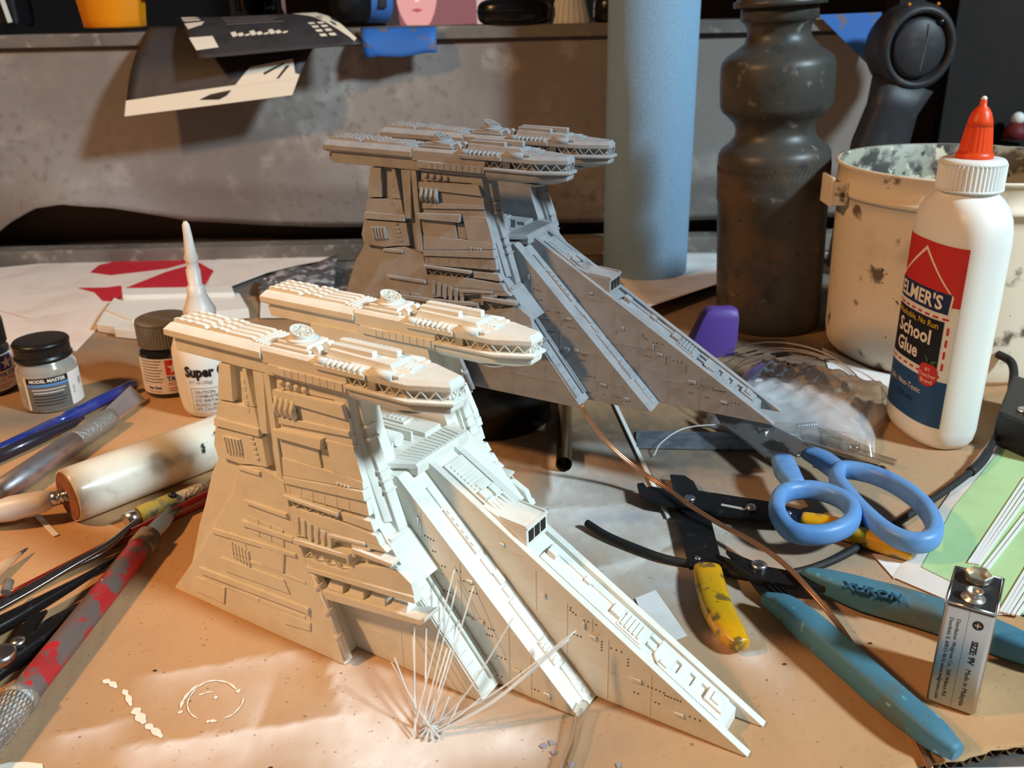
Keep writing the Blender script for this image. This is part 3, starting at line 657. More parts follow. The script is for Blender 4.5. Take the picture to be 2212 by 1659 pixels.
        for t in range(8):
            q = MB(); a = t*PI/4; hz = lambda r_: 13.33 + .95*(.26 - .17*math.cos(a)*r_/.46)
            q.bar((-2.5, 0, 13.58), (-2.5+.42*math.cos(a), .42*math.sin(a), hz(.42)), .03, .04); q.build('dish_spoke', mm, pd)
        for yy in (-.42, .2):
            q = MB(); q.loft([[(-1.35+xx, yy-.12+w*.3, 13.0+.3*math.sin(t*PI/10)) for t, xx in [(t, .22*math.cos(t*PI/10)) for t in range(11)]] for w in (0, 1)]); q.build('half_drum', mm, pd)
        # gallery with truss windows, lip and lower hull
        nose = lambda w, z, e: [(.55, -w, z), (3.35+e, -w, z), (4.85+e, -w*.42, z), (4.85+e, w*.42, z), (3.35+e, w, z), (.55, w, z)]
        q = MB(); q.loft([nose(.72, 12.3, -.12), nose(.72, 12.7, -.12)]); q.build('gallery_core', mm, pd)
        q = MB(); q.loft([nose(.98, 12.64, .04), nose(1.02, 12.68, .07), nose(1.02, 12.88, .07), nose(.86, 13.05, -.05)]); q.build('nose_roof', mm, pd, bevel=.03)
        q = MB(); q.loft([nose(1.02, 12.14, .1), nose(1.13, 12.19, .19), nose(1.13, 12.29, .19), nose(1.04, 12.34, .1)]); q.build('nose_lip', mm, pd, bevel=.02)
        q = MB(); q.loft([nose(.7, 11.62, -.8), nose(.95, 11.85, 0), nose(1.0, 12.05, .05), nose(.96, 12.17, .02)]); q.build('nose_keel', mm, pd, bevel=.03)
        q = MB(); q.lathe([(.5, 11.45), (.75, 11.62)], 16, (2.9, 0)); q.build('sensor_dome', mm, pd)
        path = [(.6, -.99), (3.38, -.99), (4.9, -.42), (4.9, .42), (3.38, .99), (.6, .99)]
        for a, c, n in ((0, 1, 11), (1, 2, 6), (2, 3, 4), (3, 4, 6), (4, 5, 11)):
            for i in range(n):
                if n == 11 and i in (4, 5): continue
                f0, f1 = i/n, (i+1)/n; A, B = path[a], path[c]
                p0 = (A[0]+(B[0]-A[0])*f0, A[1]+(B[1]-A[1])*f0); p1 = (A[0]+(B[0]-A[0])*f1, A[1]+(B[1]-A[1])*f1)
                z0, z1 = (12.33, 12.66) if i % 2 else (12.66, 12.33)
                q = MB(); q.bar((p0[0], p0[1], z0), (p1[0], p1[1], z1), .04, .04, (0, .3, 1)); q.build('truss_strut', mm, pd)
            if n == 11:
                for yy in (-.98, .98):
                    q = MB(); q.box(1.6, 2.0, yy-.04, yy+.04, 12.32, 12.66); q.build('gallery_pier', mm, pd, bevel=.02)
        for yy in (-1, 1):
            q = MB(); q.box(-3.5, .55, min(yy*.9, yy*1.06), max(yy*.9, yy*1.06), 11.98, 12.36); pnl = q.build('side_band', mm, pd, bevel=.03)
            for i in range(9):
                x0 = -2.9 + i*.37
                q = MB(); q.box(x0, x0+.34, min(yy*1.04, yy*1.1), max(yy*1.04, yy*1.1), 12.0, 12.33); q.build('panel', mm, pd, bevel=.012)
            q = MB(); q.tube([(-.95, yy*.92, 12.98), (-.4, yy*.92, 12.98)], .16, 12); q.build('tank', mm, pd)
            q = MB(); q.box(-.95, 1.55, min(yy*.85, yy*1.12), max(yy*.85, yy*1.12), 12.68, 12.9); q.build('greeble_sill', mm, pd, bevel=.04)
            for i in range(7):
                q = MB(); q.tube([(-.3+i*.26, yy*.8, 13.06), (-.3+i*.26, yy*.98, 12.98), (-.3+i*.26, yy*1.06, 12.86)], .08, 8); q.build('valve', mm, pd)
            q = MB(); q.tube([(1.7, yy*.86, 12.98), (2.75, yy*.86, 12.98)], .19, 12); q.build('tank', mm, pd)
            q = MB(); q.box(2.75, 3.05, min(yy*.6, yy*.95), max(yy*.6, yy*.95), 12.95, 13.1); q.build('greeble', mm, pd, bevel=.04)
        # roof house
        q = MB(); q.loft([[(-.75, -.62, 13.0), (2.6, -.62, 13.0), (2.6, .62, 13.0), (-.75, .62, 13.0)], [(-.6, -.54, 13.36), (2.35, -.54, 13.28), (2.35, .54, 13.28), (-.6, .54, 13.36)]]); q.build('roof_house', mm, pd, bevel=.03)
        for v in (-.25, .2):
            q = MB(); q.box(-.65, 1.4 if v < 0 else 2.2, v-.15, v+.15, 13.28, 13.52 if v < 0 else 13.56); q.build('roof_bar', mm, pd, bevel=.05)
        for i in range(10):
            q = MB(); q.tube([(-.5+i*.26, .34, 13.42), (-.5+i*.26, .58, 13.34)], .12, 8); q.build('valve', mm, pd)
        q = MB(); q.loft([[(2.5, -.55, 13.0), (3.3, -.45, 13.0), (3.3, .45, 13.0), (2.5, .55, 13.0)], [(2.5, -.45, 13.17), (3.05, -.35, 13.14), (3.05, .35, 13.14), (2.5, .45, 13.17)]]); q.build('roof_step', mm, pd, bevel=.02)
        for i in range(3):
            q = MB(); q.box(2.7+i*.18, 2.76+i*.18, -.3, .3, 13.12, 13.19); q.build('rib', mm, pd, bevel=.01)
    return root
m_hole = mat('dark_recess', lin((40, 32, 26)), .9)
m_primer_w = mat('white_primer', lin((234, 232, 222)), .62, noise=[(40, lin((228, 225, 214)), .45, .65, 4)], bump=(900, .12))
m_primer_g = mat('grey_primer', lin((152, 153, 156)), .68, noise=[(40, lin((143, 143, 146)), .45, .65, 4)], bump=(900, .12))
build_model('spaceship_superstructure_model', 'white primed twin-tower spaceship superstructure model on the cardboard in front', (-4.554, 34.351, 0), (0, 0, math.radians(-33)), m_primer_w, None)
build_model('spaceship_superstructure_model', 'grey primed twin-tower spaceship superstructure model raised behind the white one', (-.093, 50.511, 5.302), (math.radians(.49), math.radians(1.277), math.radians(-28.1)), m_primer_g, None)
# ================================================================== THINGS ON THE BENCH
def sweep(b, path, ws, hs, e=3.0, n=16, up=(0,0,1), cap=True):
    """rounded-rectangle section (superellipse exponent e) along a path; ws, hs are full widths and heights."""
    P = [Vector(p) for p in path]; rings = []
    for i, p in enumerate(P):
        t = (P[min(i+1, len(P)-1)] - P[max(i-1, 0)]).normalized(); a = t.cross(Vector(up)).normalized(); c = a.cross(t).normalized()
        ring = []
        for k in range(n):
            th = 2*PI*k/n; cx, sx = math.cos(th), math.sin(th)
            x = math.copysign(abs(cx)**(2/e), cx)*ws[i]/2; y = math.copysign(abs(sx)**(2/e), sx)*hs[i]/2
            ring.append(tuple(p + a*x + c*y))
        rings.append(ring)
    return b.loft(rings, True, cap, True)
def lerp(vals, n):
    return [float(x) for x in np.interp(np.linspace(0, 1, n), np.linspace(0, 1, len(vals)), vals)]
def z_(p, z): return (p[0], p[1], z)
def clear_mat(name, tint, refl=.25, rough=.08):
    m = bpy.data.materials.new(name); m.use_nodes = True; nt = m.node_tree; N = nt.nodes; N.clear()
    out = N.new('ShaderNodeOutputMaterial'); tr = N.new('ShaderNodeBsdfTransparent'); gl = N.new('ShaderNodeBsdfGlossy'); mx = N.new('ShaderNodeMixShader'); lw = N.new('ShaderNodeLayerWeight')
    lw.inputs['Blend'].default_value = refl; tr.inputs[0].default_value = tint; gl.inputs['Roughness'].default_value = rough; gl.inputs[0].default_value = (.95, .95, .95, 1)
    L = nt.links; L.new(lw.outputs['Facing'], mx.inputs[0]); L.new(tr.outputs[0], mx.inputs[1]); L.new(gl.outputs[0], mx.inputs[2]); L.new(mx.outputs[0], out.inputs[0])
    return m
m_white = mat('white_plastic', lin((238, 236, 230)), .45, sss=.25)
m_clear = clear_mat('clear_film', (.97, .97, .97, 1), .45, .12)
_n = m_clear.node_tree; _o = [x for x in _n.nodes if x.type == 'OUTPUT_MATERIAL'][0]; _src = _o.inputs[0].links[0].from_socket
_d = _n.nodes.new('ShaderNodeBsdfDiffuse'); _d.inputs[0].default_value = (.9, .9, .92, 1); _m = _n.nodes.new('ShaderNodeMixShader'); _m.inputs[0].default_value = .28
_n.links.new(_src, _m.inputs[1]); _n.links.new(_d.outputs[0], _m.inputs[2]); _n.links.new(_m.outputs[0], _o.inputs[0])
m_fibre = mat('optical_fibre', lin((244, 240, 234)), .2, alpha=.55, coat=.6)
m_red = mat('red_print', lin((206, 44, 34)), .5); m_navy = mat('navy_print', lin((26, 44, 88)), .5); m_blackp = mat('black_print', lin((20, 19, 22)), .5)
m_yel = mat('yellow_print', lin((240, 200, 40)), .5); m_cream = mat('cream_print', lin((240, 226, 206)), .5); m_blue2 = mat('blue_print', lin((34, 74, 118)), .5)
m_green = mat('leaf_green_print', lin((52, 96, 50)), .5); m_greyp = mat('grey_print', lin((120, 112, 108)), .6)

# ---- white school glue bottle
GX, GY = 26.0, 51.3
gl = thing('glue_bottle', 'white plastic school glue bottle with orange tip beside the bucket', 'glue bottle', (GX, GY, 0), math.radians(-82))
GA, GB, GE = 3.15, 2.0, 2.6
def gsec(k, z, n=44, cx=0.0):
    r = []
    for i in range(n):
        t = 2*PI*i/n; c, s_ = math.cos(t), math.sin(t)
        r.append((math.copysign(abs(c)**(2/GE), c)*GA*k[0], math.copysign(abs(s_)**(2/GE), s_)*GB*k[1], z))
    return r
b = MB()
prof = [(.82, .72, 0), (.9, .86, .1), (.97, .96, .5), (1, 1, 1.1), (1, 1, 6), (1, 1, 12.3), (.98, .99, 13.0), (.92, .96, 13.7), (.80, .9, 14.25), (.62, .82, 14.65), (.50, .74, 14.85), (.44, .69, 14.95), (.43, .68, 15.2)]
b.loft([gsec((a, c), z) for a, c, z in prof], smooth=True)
m_gluebody = mat('milky_glue_plastic', lin((240, 236, 228)), .38, sss=.5)
gbody = b.build('bottle_body', m_gluebody, gl)
b = MB(); n = 96
def ribbed(r, z0, z1, dr, nn=48): return [[((r + (dr if i % 2 else 0))*math.cos(2*PI*i/(2*nn)), (r + (dr if i % 2 else 0))*math.sin(2*PI*i/(2*nn)), z) for i in range(2*nn)] for z in (z0, z1)]
b.lathe([(1.72, 15.05), (1.8, 15.1), (1.8, 15.2)], 48); b.loft(ribbed(1.72, 15.15, 16.55, .06)); b.lathe([(1.74, 16.5), (1.72, 16.65), (1.6, 16.78), (1.0, 16.82)], 48)
b.build('bottle_cap', m_white, gl)
m_orange = mat('orange_plastic', lin((240, 74, 22)), .4, sss=.2)
b = MB(); b.lathe([(.98, 16.78), (.98, 17.05), (.9, 17.1), (.88, 17.2)], 40); b.loft(ribbed(.86, 17.1, 18.55, .03, 22) ); b.xf(lambda x, y, z: (x*(1 - max(0, z-17.1)*.16), y*(1 - max(0, z-17.1)*.16), z) if z > 17.15 else (x, y, z))
b.lathe([(.68, 18.5), (.64, 18.8), (.52, 19.2), (.36, 19.45), (.2, 19.6), (.18, 19.85), (.14, 19.95)], 32)
b.build('nozzle_tip', m_orange, gl)
b = MB(); b.ball((0, 0, 19.95), .16, 12, 8); b.build('dried_glue', m_white, gl)
# label laid on the broad face that looks to the left
_tt = np.linspace(-PI, 0, 2001); _x = np.sign(np.cos(_tt))*np.abs(np.cos(_tt))**(2/GE)*GA; _y = np.sign(np.sin(_tt))*np.abs(np.sin(_tt))**(2/GE)*GB
_s = np.concatenate([[0], np.cumsum(np.hypot(np.diff(_x), np.diff(_y)))]); _s -= np.interp(-PI/2, _tt, _s)
def lab(off):
    def f(x, z):
        xx, yy = float(np.interp(x, _s, _x)), float(np.interp(x, _s, _y)); l = math.hypot(xx/GA**2, yy/GB**2)
        return (xx + xx/GA**2/l*off, yy + yy/GB**2/l*off, z)
    return f
LW = 3.0
patch('label_red_field', lab(.012), -LW, LW, 8.9, 12.3, m_red, gl, 40, 2)
patch('label_cream_field', lab(.011), -LW, LW, 4.2, 8.95, m_gluebody, gl, 40, 2)
patch('label_blue_field', lab(.012), -LW, LW, 1.5, 4.4, m_blue2, gl, 40, 2)
flat_poly('label_house', lab(.03), [(-2.5, 8.35), (2.5, 8.35), (2.6, 9.5), (0.1, 12.0), (-2.6, 9.5)], m_cream, gl, 5)
flat_poly('label_roof', lab(.045), [(-2.3, 9.62), (2.35, 9.62), (0.1, 11.75)], m_red, gl, 5)
flat_poly('label_banner', lab(.05), [(-2.4, 8.45), (2.4, 8.45), (2.45, 9.66), (-2.45, 9.66)], m_navy, gl, 5)
text_on("ELMER'S", 1.15, lambda x, y: lab(.07)(x, y + 8.68), m_cream, gl, bold=.03)
patch('label_black_field', lab(.03), -2.3, 2.3, 4.95, 8.0, m_blackp, gl, 36, 2)
text_on('Washable, No Run', .52, lambda x, y: lab(.05)(x, y + 7.5), m_yel, gl)
text_on('School', 1.2, lambda x, y: lab(.05)(x, y + 6.45), m_cream, gl, bold=.03)
text_on('Glue', 1.15, lambda x, y: lab(.05)(x - .4, y + 5.35), m_cream, gl, bold=.03)
for i in range(8):
    x0 = -2.5 + i*.66
    patch('label_dash', lab(.03), x0, x0+.4, 8.1, 8.22, m_red, gl, 4, 1); patch('label_dash', lab(.03), x0, x0+.4, 4.62, 4.74, m_red, gl, 4, 1)
for i in range(4): patch('label_dash', lab(.03), 2.5, 2.63, 5.1+i*.72, 5.55+i*.72, m_red, gl, 1, 1)
apple = [(.75*math.cos(t)*(1 - .12*math.cos(2*t)) + 1.75, .72*math.sin(t) + 4.65 - .1*math.exp(-((t-PI/2)/.3)**2)) for t in np.linspace(0, 2*PI, 28)[:-1]]
flat_poly('label_apple', lab(.06), apple, m_red, gl, 3)
flat_poly('label_leaf', lab(.065), [(1.8, 5.3), (2.1, 5.38), (2.3, 5.6), (1.95, 5.55)], m_green, gl); flat_poly('label_leaf', lab(.065), [(1.75, 5.3), (1.6, 5.65), (1.4, 5.85), (1.5, 5.5)], m_green, gl)
text_on('#1\nTeacher\nBrand', .36, lambda x, y: lab(.08)(x + 1.75, y + 4.85), m_cream, gl)
text_on('Safe, Non-Toxic', .5, lambda x, y: lab(.035)(x - .2, y + 3.3), m_cream, gl)
text_on('(225 mL)', .42, lambda x, y: lab(.035)(x + .1, y + 2.6), m_blackp, gl)

# ---- large white bucket
BX, BY = 33.5, 66.5
bk = thing('bucket', 'large dirty white plastic bucket with paint-splashed rim behind the glue bottle', 'bucket', (BX, BY, 0))
m_bucket = mat('dirty_white_bucket', lin((236, 220, 196)), .55, noise=[(20, lin((110, 96, 82)), .60, .70, 8), (5, lin((150, 138, 124)), .58, .78, 6), (70, lin((30, 26, 24)), .70, .73, 4)])
m_bucket_in = mat('paint_splashed_inside', lin((176, 170, 150)), .5, noise=[(22, lin((70, 64, 58)), .42, .56, 9), (60, lin((40, 34, 32)), .62, .68, 6), (40, lin((226, 216, 190)), .6, .68, 6), (18, lin((84, 92, 128)), .68, .74, 5)])
HB = 14.15
b = MB(); b.lathe([(8.1, 0.25), (8.3, .02), (8.45, .35), (8.6, 1.2), (8.85, 11.0), (8.87, 11.9), (9.25, 12.0), (9.3, 12.3), (9.05, 12.45), (9.0, HB-.3), (9.25, HB-.15), (9.22, HB), (8.95, HB)], 72, cap=False)
b.build('bucket_wall', m_bucket, bk)
b = MB(); b.lathe([(8.96, HB), (8.8, HB-.2), (8.7, 10), (8.3, .5), (.1, .45)], 72, cap=False); b.build('bucket_inside', m_bucket_in, bk)
b = MB(); b.ext([(-10.1, -1.2), (-8.95, -1.4), (-8.95, 1.4), (-10.1, 1.2)], 11.9, 12.3); b.ext([(-10.15, -1.25), (-9.85, -1.25), (-9.85, 1.25), (-10.15, 1.25)], 11.2, 13.3); b.ext([(-10.1, -1.2), (-8.95, -1.4), (-8.95, -1.1), (-10.1, -.95)], 11.3, 13.0)
bl = b.build('handle_lug', m_bucket, bk, bevel=.08)
bl.rotation_euler = (0, 0, math.radians(-2))

# ---- grey plastic water bottle
wb = thing('water_bottle', 'tall grey-brown paint-stained plastic squeeze bottle next to the blue roller', 'bottle', (21.787,73.112,0), rot=(0, math.radians(-2.8), 0))
m_wb = mat('stained_plastic', lin((68, 65, 60)), .42, noise=[(8, lin((92, 74, 58)), .5, .68, 6), (20, lin((52, 53, 52)), .55, .7, 6), (30, lin((120, 114, 106)), .64, .74, 6), (80, lin((24, 22, 20)), .72, .75, 3)])
b = MB(); b.lathe(((4.012,0),(4.162,0.206),(4.229,0.699),(4.278,5.496),(4.316,10.44),(4.421,10.625),(4.4,11.545),(4.359,11.728),(4.387,12.093),(4.37,12.819),(4.33,13),(4.353,13.539),(4.305,14.076),(4.08,14.503),(3.5,14.928),(3.062,15.491),(3.018,16.017),(3.187,16.47),(3.638,16.955),(4.122,17.403),(4.255,17.747),(4.29,19.276),(4.258,20.614),(4.145,21.012),(3.791,21.408),(3.164,21.769),(2.538,22.26),(2.324,22.909),(2.386,23.393),(2.619,23.747),(2.855,23.875),(2.839,24.894),(2.702,25.02)), 56)
b.build('bottle_body', m_wb, wb)
WBH = 25.02
b = MB(); b.lathe([(3.4, WBH-.2), (3.4, WBH+.2), (3.15, WBH+.3), (3.15, WBH+2.2), (2.6, WBH+2.6), (1.0, WBH+3.0), (.8, WBH+4.4)], 40); b.build('bottle_cap', m_wb, wb)
zk0, zk1 = 11.692, 13.432; rk = 4.34
for band in (0, 1):
    za, zb = (zk0+.15, (zk0+zk1)/2-.1) if band == 0 else ((zk0+zk1)/2+.1, zk1-.15)
    b = MB()
    for i in range(70):
        t0 = 2*PI*i/70; dt = .09 if band else -.09
        b.bar((rk*math.cos(t0), rk*math.sin(t0), za), (rk*math.cos(t0+dt), rk*math.sin(t0+dt), zb), .1, .08, (math.cos(t0), math.sin(t0), 0))
    o = b.build('knurl_band', m_wb, wb); o['kind'] = 'stuff'

# ---- blue-grey foam roller
m_foam = mat('blue_grey_foam', lin((140, 172, 198)), .9, noise=[(420, lin((126, 158, 186)), .4, .6, 3)], bump=(700, .5))
b = MB(); b.lathe([(4.12, 0), (4.2, .1), (4.2, 34), (4.1, 34.1), (1.3, 34.1), (1.3, 33)], 64)
tag(b.build('foam_roller', m_foam, None, loc=(13.796,90.155,0)), 'tall pale blue foam cylinder standing before the grey backdrop', 'foam roller')

# ---- paint jars
m_jarglass = mat('jar_glass', lin((206, 204, 198)), .12, spec=.6, coat=.6, noise=[(18, lin((232, 230, 226)), .45, .6, 3)])
m_lid_grey = mat('grey_lid', lin((116, 112, 106)), .55); m_lid_black = mat('black_lid', lin((26, 25, 25)), .35)
m_labelw = mat('label_paper', lin((238, 226, 216)), .55); m_tblue = mat('blue_ink', lin((40, 52, 140)), .5); m_tred = mat('red_ink', lin((216, 52, 46)), .5)
def star(cx, cy, r): return [(cx + (r if i % 2 == 0 else r*.42)*math.sin(i*PI/5), cy + (r if i % 2 == 0 else r*.42)*math.cos(i*PI/5)) for i in range(10)]
def cyl(r, a0):  # label coordinates on an upright cylinder, x runs to the right seen from outside
    return lambda off: (lambda x, z: ((r+off)*math.cos(a0 + x/r), (r+off)*math.sin(a0 + x/r), z))
def acrylic_jar(loc, a0, lidmat, paint, label):
    j = thing('paint_jar', label, 'paint jar', loc)
    b = MB(); b.lathe([(1.75, 0), (1.9, .08), (1.95, .3), (1.95, 3.0), (1.85, 3.3), (1.6, 3.55), (1.6, 3.75)], 48); b.build('jar_glass', paint, j)
    b = MB(); b.loft(ribbed(1.83, 3.6, 5.2, .04, 60)); b.lathe([(1.85, 5.18), (1.83, 5.36), (1.74, 5.42), (.3, 5.42)], 48); b.build('lid', lidmat, j)
    L0 = cyl(1.95, a0)
    patch('label', L0(.012), -4.0, 2.4, .35, 2.95, m_labelw, j, 48, 1)
    patch('red_square', L0(.025), -.62, .55, 1.75, 2.85, m_tred, j, 8, 1); patch('blue_square', L0(.025), .55, 1.7, 1.75, 2.85, m_tblue, j, 8, 1)
    flat_poly('white_star', L0(.04), star(-.04, 2.27, .5), m_labelw, j, 1); flat_poly('white_star', L0(.04), star(1.12, 2.27, .5), m_labelw, j, 1)
    text_on('TAMIYA COLOR', .44, lambda x, z: L0(.03)(x - .62, z + 1.33), m_tblue, j, align='LEFT', bold=.015)
    text_on('ACRYLIC PAINT', .36, lambda x, z: L0(.03)(x - .6, z + .98), m_tred, j, align='LEFT')
    text_on('Net 23ml', .26, lambda x, z: L0(.03)(x - 2.1, z + .72), m_tblue, j, align='LEFT', bold=.01)
    text_on('Made in Japan', .18, lambda x, z: L0(.03)(x - 2.1, z + .48), m_greyp, j, align='LEFT')
    for i in range(8): patch('small_print', L0(.025), -2.5, -.85 - .12*(i*7 % 3), 2.75-i*.22, 2.82-i*.22, m_greyp, j, 8, 1)
    patch('small_print', L0(.025), -.6, 1.2, .72, .78, m_tred, j, 8, 1); patch('small_print', L0(.025), -.6, .9, .55, .6, m_greyp, j, 8, 1)
    return j
m_paintdark = mat('dark_paint_jar', lin((36, 33, 32)), .12, coat=.6)
acrylic_jar((-24.555,61.005,0), math.radians(-60), m_lid_grey, m_paintdark, 'small acrylic paint jar with grey ribbed lid next to the super glue')
acrylic_jar((-38.155,61.404,0), math.radians(-45), m_lid_black, m_paintdark, 'small acrylic paint jar with black ribbed lid cut off by the left edge')
mj = thing('paint_jar', 'squat glass enamel jar with glossy black lid and grey label', 'paint jar', (-32.194,58.729,0))
m_silverpaint = mat('silver_paint_glass', lin((176, 170, 160)), .15, metal=.25, coat=.7, noise=[(25, lin((210, 206, 198)), .5, .6, 4)])
b = MB(); b.lathe([(1.75, 0), (1.92, .1), (1.98, .4), (1.98, 2.7), (1.9, 3.05), (1.7, 3.35), (1.66, 3.55)], 48); b.build('jar_glass', m_silverpaint, mj)
b = MB(); b.lathe([(1.68, 3.5), (1.84, 3.55), (1.86, 3.7), (1.76, 3.78), (1.76, 3.95)], 48, cap=False); b.loft(ribbed(1.74, 3.9, 4.5, .03, 40)); b.lathe([(1.8, 4.45), (1.82, 4.62), (1.72, 4.76), (1.5, 4.78), (.2, 4.74)], 48); b.build('lid', m_lid_black, mj)
L1 = cyl(1.98, math.radians(-66)); m_lab_grey = mat('grey_label', lin((112, 104, 98)), .5); m_ltblue = mat('light_blue_print', lin((90, 150, 210)), .5)
patch('label', L1(.012), -1.6, 2.9, .25, 2.6, m_labelw, mj, 40, 1)
patch('label_grey', L1(.02), -1.4, 1.35, .25, 2.6, m_lab_grey, mj, 24, 1); patch('label_black', L1(.03), -1.4, 1.35, 2.18, 2.58, m_blackp, mj, 24, 1); patch('label_stripe', L1(.03), -1.4, 1.35, 1.98, 2.14, m_ltblue, mj, 24, 1)
text_on('MODEL MASTER', .32, lambda x, z: L1(.04)(x, z + 2.27), m_labelw, mj, bold=.012)
for i in range(6): patch('small_print', L1(.03), -1.1 + .1*(i % 2), 1.1 - .15*(i % 3), 1.72-i*.22, 1.78-i*.22, m_labelw if i < 2 else m_blackp, mj, 12, 1)
for i in range(7): patch('bar_code', L1(.03), 2.2, 2.6, 1.9-i*.07, 1.93-i*.07, m_blackp, mj, 6, 1)
text_on('471057', .2, lambda x, z: L1(.03)(1.75 - z*1.0, x + 1.3), m_blackp, mj)

# ---- super glue bottle
sg = thing('super_glue_bottle', 'white super glue bottle with long clogged nozzle behind the white tower', 'glue bottle', (-20.508,57.315,0))
b = MB(); b.lathe([(1.6, 0), (1.85, .12), (2.0, .5), (2.12, 1.4), (2.2, 3.4), (2.15, 4.6), (1.9, 5.3), (1.4, 5.8), (1.05, 6.0), (1.05, 6.4)], 48); b.build('bottle_body', m_gluebody, sg)
m_frost = mat('frosted_nozzle', lin((222, 216, 210)), .4, sss=.6)
b = MB(); b.lathe([(1.0, 6.3), (1.05, 7.1), (.95, 7.3), (.86, 7.5), (.62, 8.1), (.55, 8.7), (.44, 8.75), (.46, 9.8), (.38, 9.9), (.36, 10.3), (.46, 10.55), (.36, 10.9), (.26, 12.0), (.2, 12.7), (.08, 12.92)], 18, smooth=True)
rr_ = random.Random(4); b.xf(lambda x, y, z: (x + (rr_.random()-.5)*.07*(z > 9.8), y + (rr_.random()-.5)*.07*(z > 9.8), z)); b.build('nozzle', m_frost, sg)
LS = cyl(2.2, math.radians(-72)); tap = lambda f: (lambda x, z: (lambda p: (p[0]*(.95 + .05*min(z, 3.4)/3.4), p[1]*(.95 + .05*min(z, 3.4)/3.4), z))(f(x, z)))
text_on('Super Glue', .98, lambda x, z: tap(LS(.03))(x*.82 - 1.55, z + 3.15), m_blackp, sg, align='LEFT', bold=.045)
text_on('0.7 oz (20g)', .32, lambda x, z: tap(LS(.03))(x - 1.35, z + 2.65), m_greyp, sg, align='LEFT')
text_on('CAUTION:\nCOMBUSTIBLE LIQUID\nEYE IRRITANT\nBONDS SKIN & EYES\nSEE CAUTIONS - BACK', .31, lambda x, z: tap(LS(.03))(x - 1.15, z + 1.95), m_blackp, sg, align='LEFT')
for z0 in (2.3, .5): patch('label_line', tap(LS(.02)), -1.35, 2.6, z0, z0+.03, m_greyp, sg, 24, 1)
patch('label_line', tap(LS(.02)), -1.35, -1.32, .5, 2.3, m_greyp, sg, 1, 4)

# ---- nine volt battery
m_chrome = mat('battery_can', (.50, .48, .46, 1), .3, 1.0); m_chr2 = mat('terminal_metal', (.80, .74, .62, 1), .3, .85)
bt = thing('battery', 'silver nine volt block battery standing upright in the right foreground', 'battery', (15.674, 27.519, 0), math.radians(-32.25))
b = MB(); b.box(0, 1.72, 0, 2.6, 0, 4.64); b.build('can', m_chrome, bt, bevel=.16, seg=4)
b = MB(); b.box(.1, 1.62, .1, 2.5, 4.6, 4.655); b.build('top_plate', mat('battery_top', lin((44, 42, 44)), .5), bt, bevel=.02)
b = MB()
for seg in [((.04, .04), (1.68, .04)), ((1.68, .04), (1.68, 2.56)), ((1.68, 2.56), (.04, 2.56)), ((.04, 2.56), (.04, .04))]: b.tube([(seg[0][0], seg[0][1], 4.64), (seg[1][0], seg[1][1], 4.64)], .06, 8)
b.build('crimped_rim', m_chrome, bt)
b = MB(); b.lathe([(.42, 4.65), (.42, 4.7), (.29, 4.74), (.27, 4.98), (.3, 5.0), (.24, 5.02), (.22, 4.85), (.05, 4.82)], 28, (.86, .68)); b.build('stud_terminal', m_chr2, bt)
b = MB(); b.lathe([(.3, 4.65), (.3, 4.7), (.42, 4.72)], 12, (.86, 1.94)); b.lathe([(.44, 4.72), (.5, 4.98), (.46, 5.02), (.38, 4.8), (.05, 4.76)], 6, (.86, 1.94), smooth=False); b.build('socket_terminal', m_chr2, bt)
bf = lambda off: (lambda x, z: (x, -off, z))
b = MB(); b.bar((.86, -.004, .05), (.86, -.004, 4.5), .012, .02, (0, 1, 0)); b.build('can_seam', m_blackp, bt)
text_on('SIZE: 9V', .3, lambda x, y: bf(.012)(1.12 + y, 3.3 - x), m_blackp, bt, align='LEFT', bold=.012)
text_on('Made in Malaysia', .25, lambda x, y: bf(.012)(1.12 + y, 2.02 - x), m_blackp, bt, align='LEFT')
text_on('Distributor: Walgreen Co., 200 Wilmot Rd.', .2, lambda x, y: bf(.012)(.5 + y, 4.05 - x), m_blackp, bt, align='LEFT')
text_on('Deerfield, IL 60015-4616 www.walgreens.com', .2, lambda x, y: bf(.012)(.27 + y, 4.05 - x), m_blackp, bt, align='LEFT')
flat_poly('plus_mark', bf(.01), [(1.2 + .19*math.cos(t*PI/12), 4.0 + .19*math.sin(t*PI/12)) for t in range(24)], m_blackp, bt)
for w, h in ((.22, .04), (.04, .22)): flat_poly('plus_mark', bf(.014), [(1.2-w/2, 4.0-h/2), (1.2+w/2, 4.0-h/2), (1.2+w/2, 4.0+h/2), (1.2-w/2, 4.0+h/2)], m_cream, bt)

# ---- wire stripper with yellow grips
m_tool = mat('blued_tool_steel', lin((38, 38, 40)), .38, .6, noise=[(60, lin((70, 70, 72)), .6, .75, 5)])
m_ygrip = mat('worn_yellow_grip', lin((216, 158, 16)), .35, coat=.3, noise=[(45, lin((120, 96, 40)), .54, .64, 6), (160, lin((60, 50, 36)), .68, .74, 4)])
ws = thing('wire_stripper', 'black steel wire stripper with dirty yellow dipped grips lying open', 'wire stripper', (9.601,43.44,0))
wo = (9.601,43.44,0)
def rel(p, o): return (p[0]-o[0], p[1]-o[1])
def plate(name, pts, z0, z1, m, parent, o, bevel=.03):
    b = MB(); b.ext([rel(p, o) for p in pts], z0, z1); return b.build(name, m, parent, bevel=bevel)
plate('arm', [(6.785,44.119,0.5), (7.131,44.209,0.5), (7.259,43.68,0.5), (7.552,43.771,0.5), (8.865,43.148,0.5), (10.006,43.201,0.5), (13.334,41.912,0.5), (14.986,40.888,0.5), (14.415,39.631,0.5), (12.791,39.876,0.5), (10.1,40.997,0.5), (8.588,41.581,0.5), (7.557,42.01,0.5), (6.754,42.785,0.5)], .45, .65, m_tool, ws, wo)
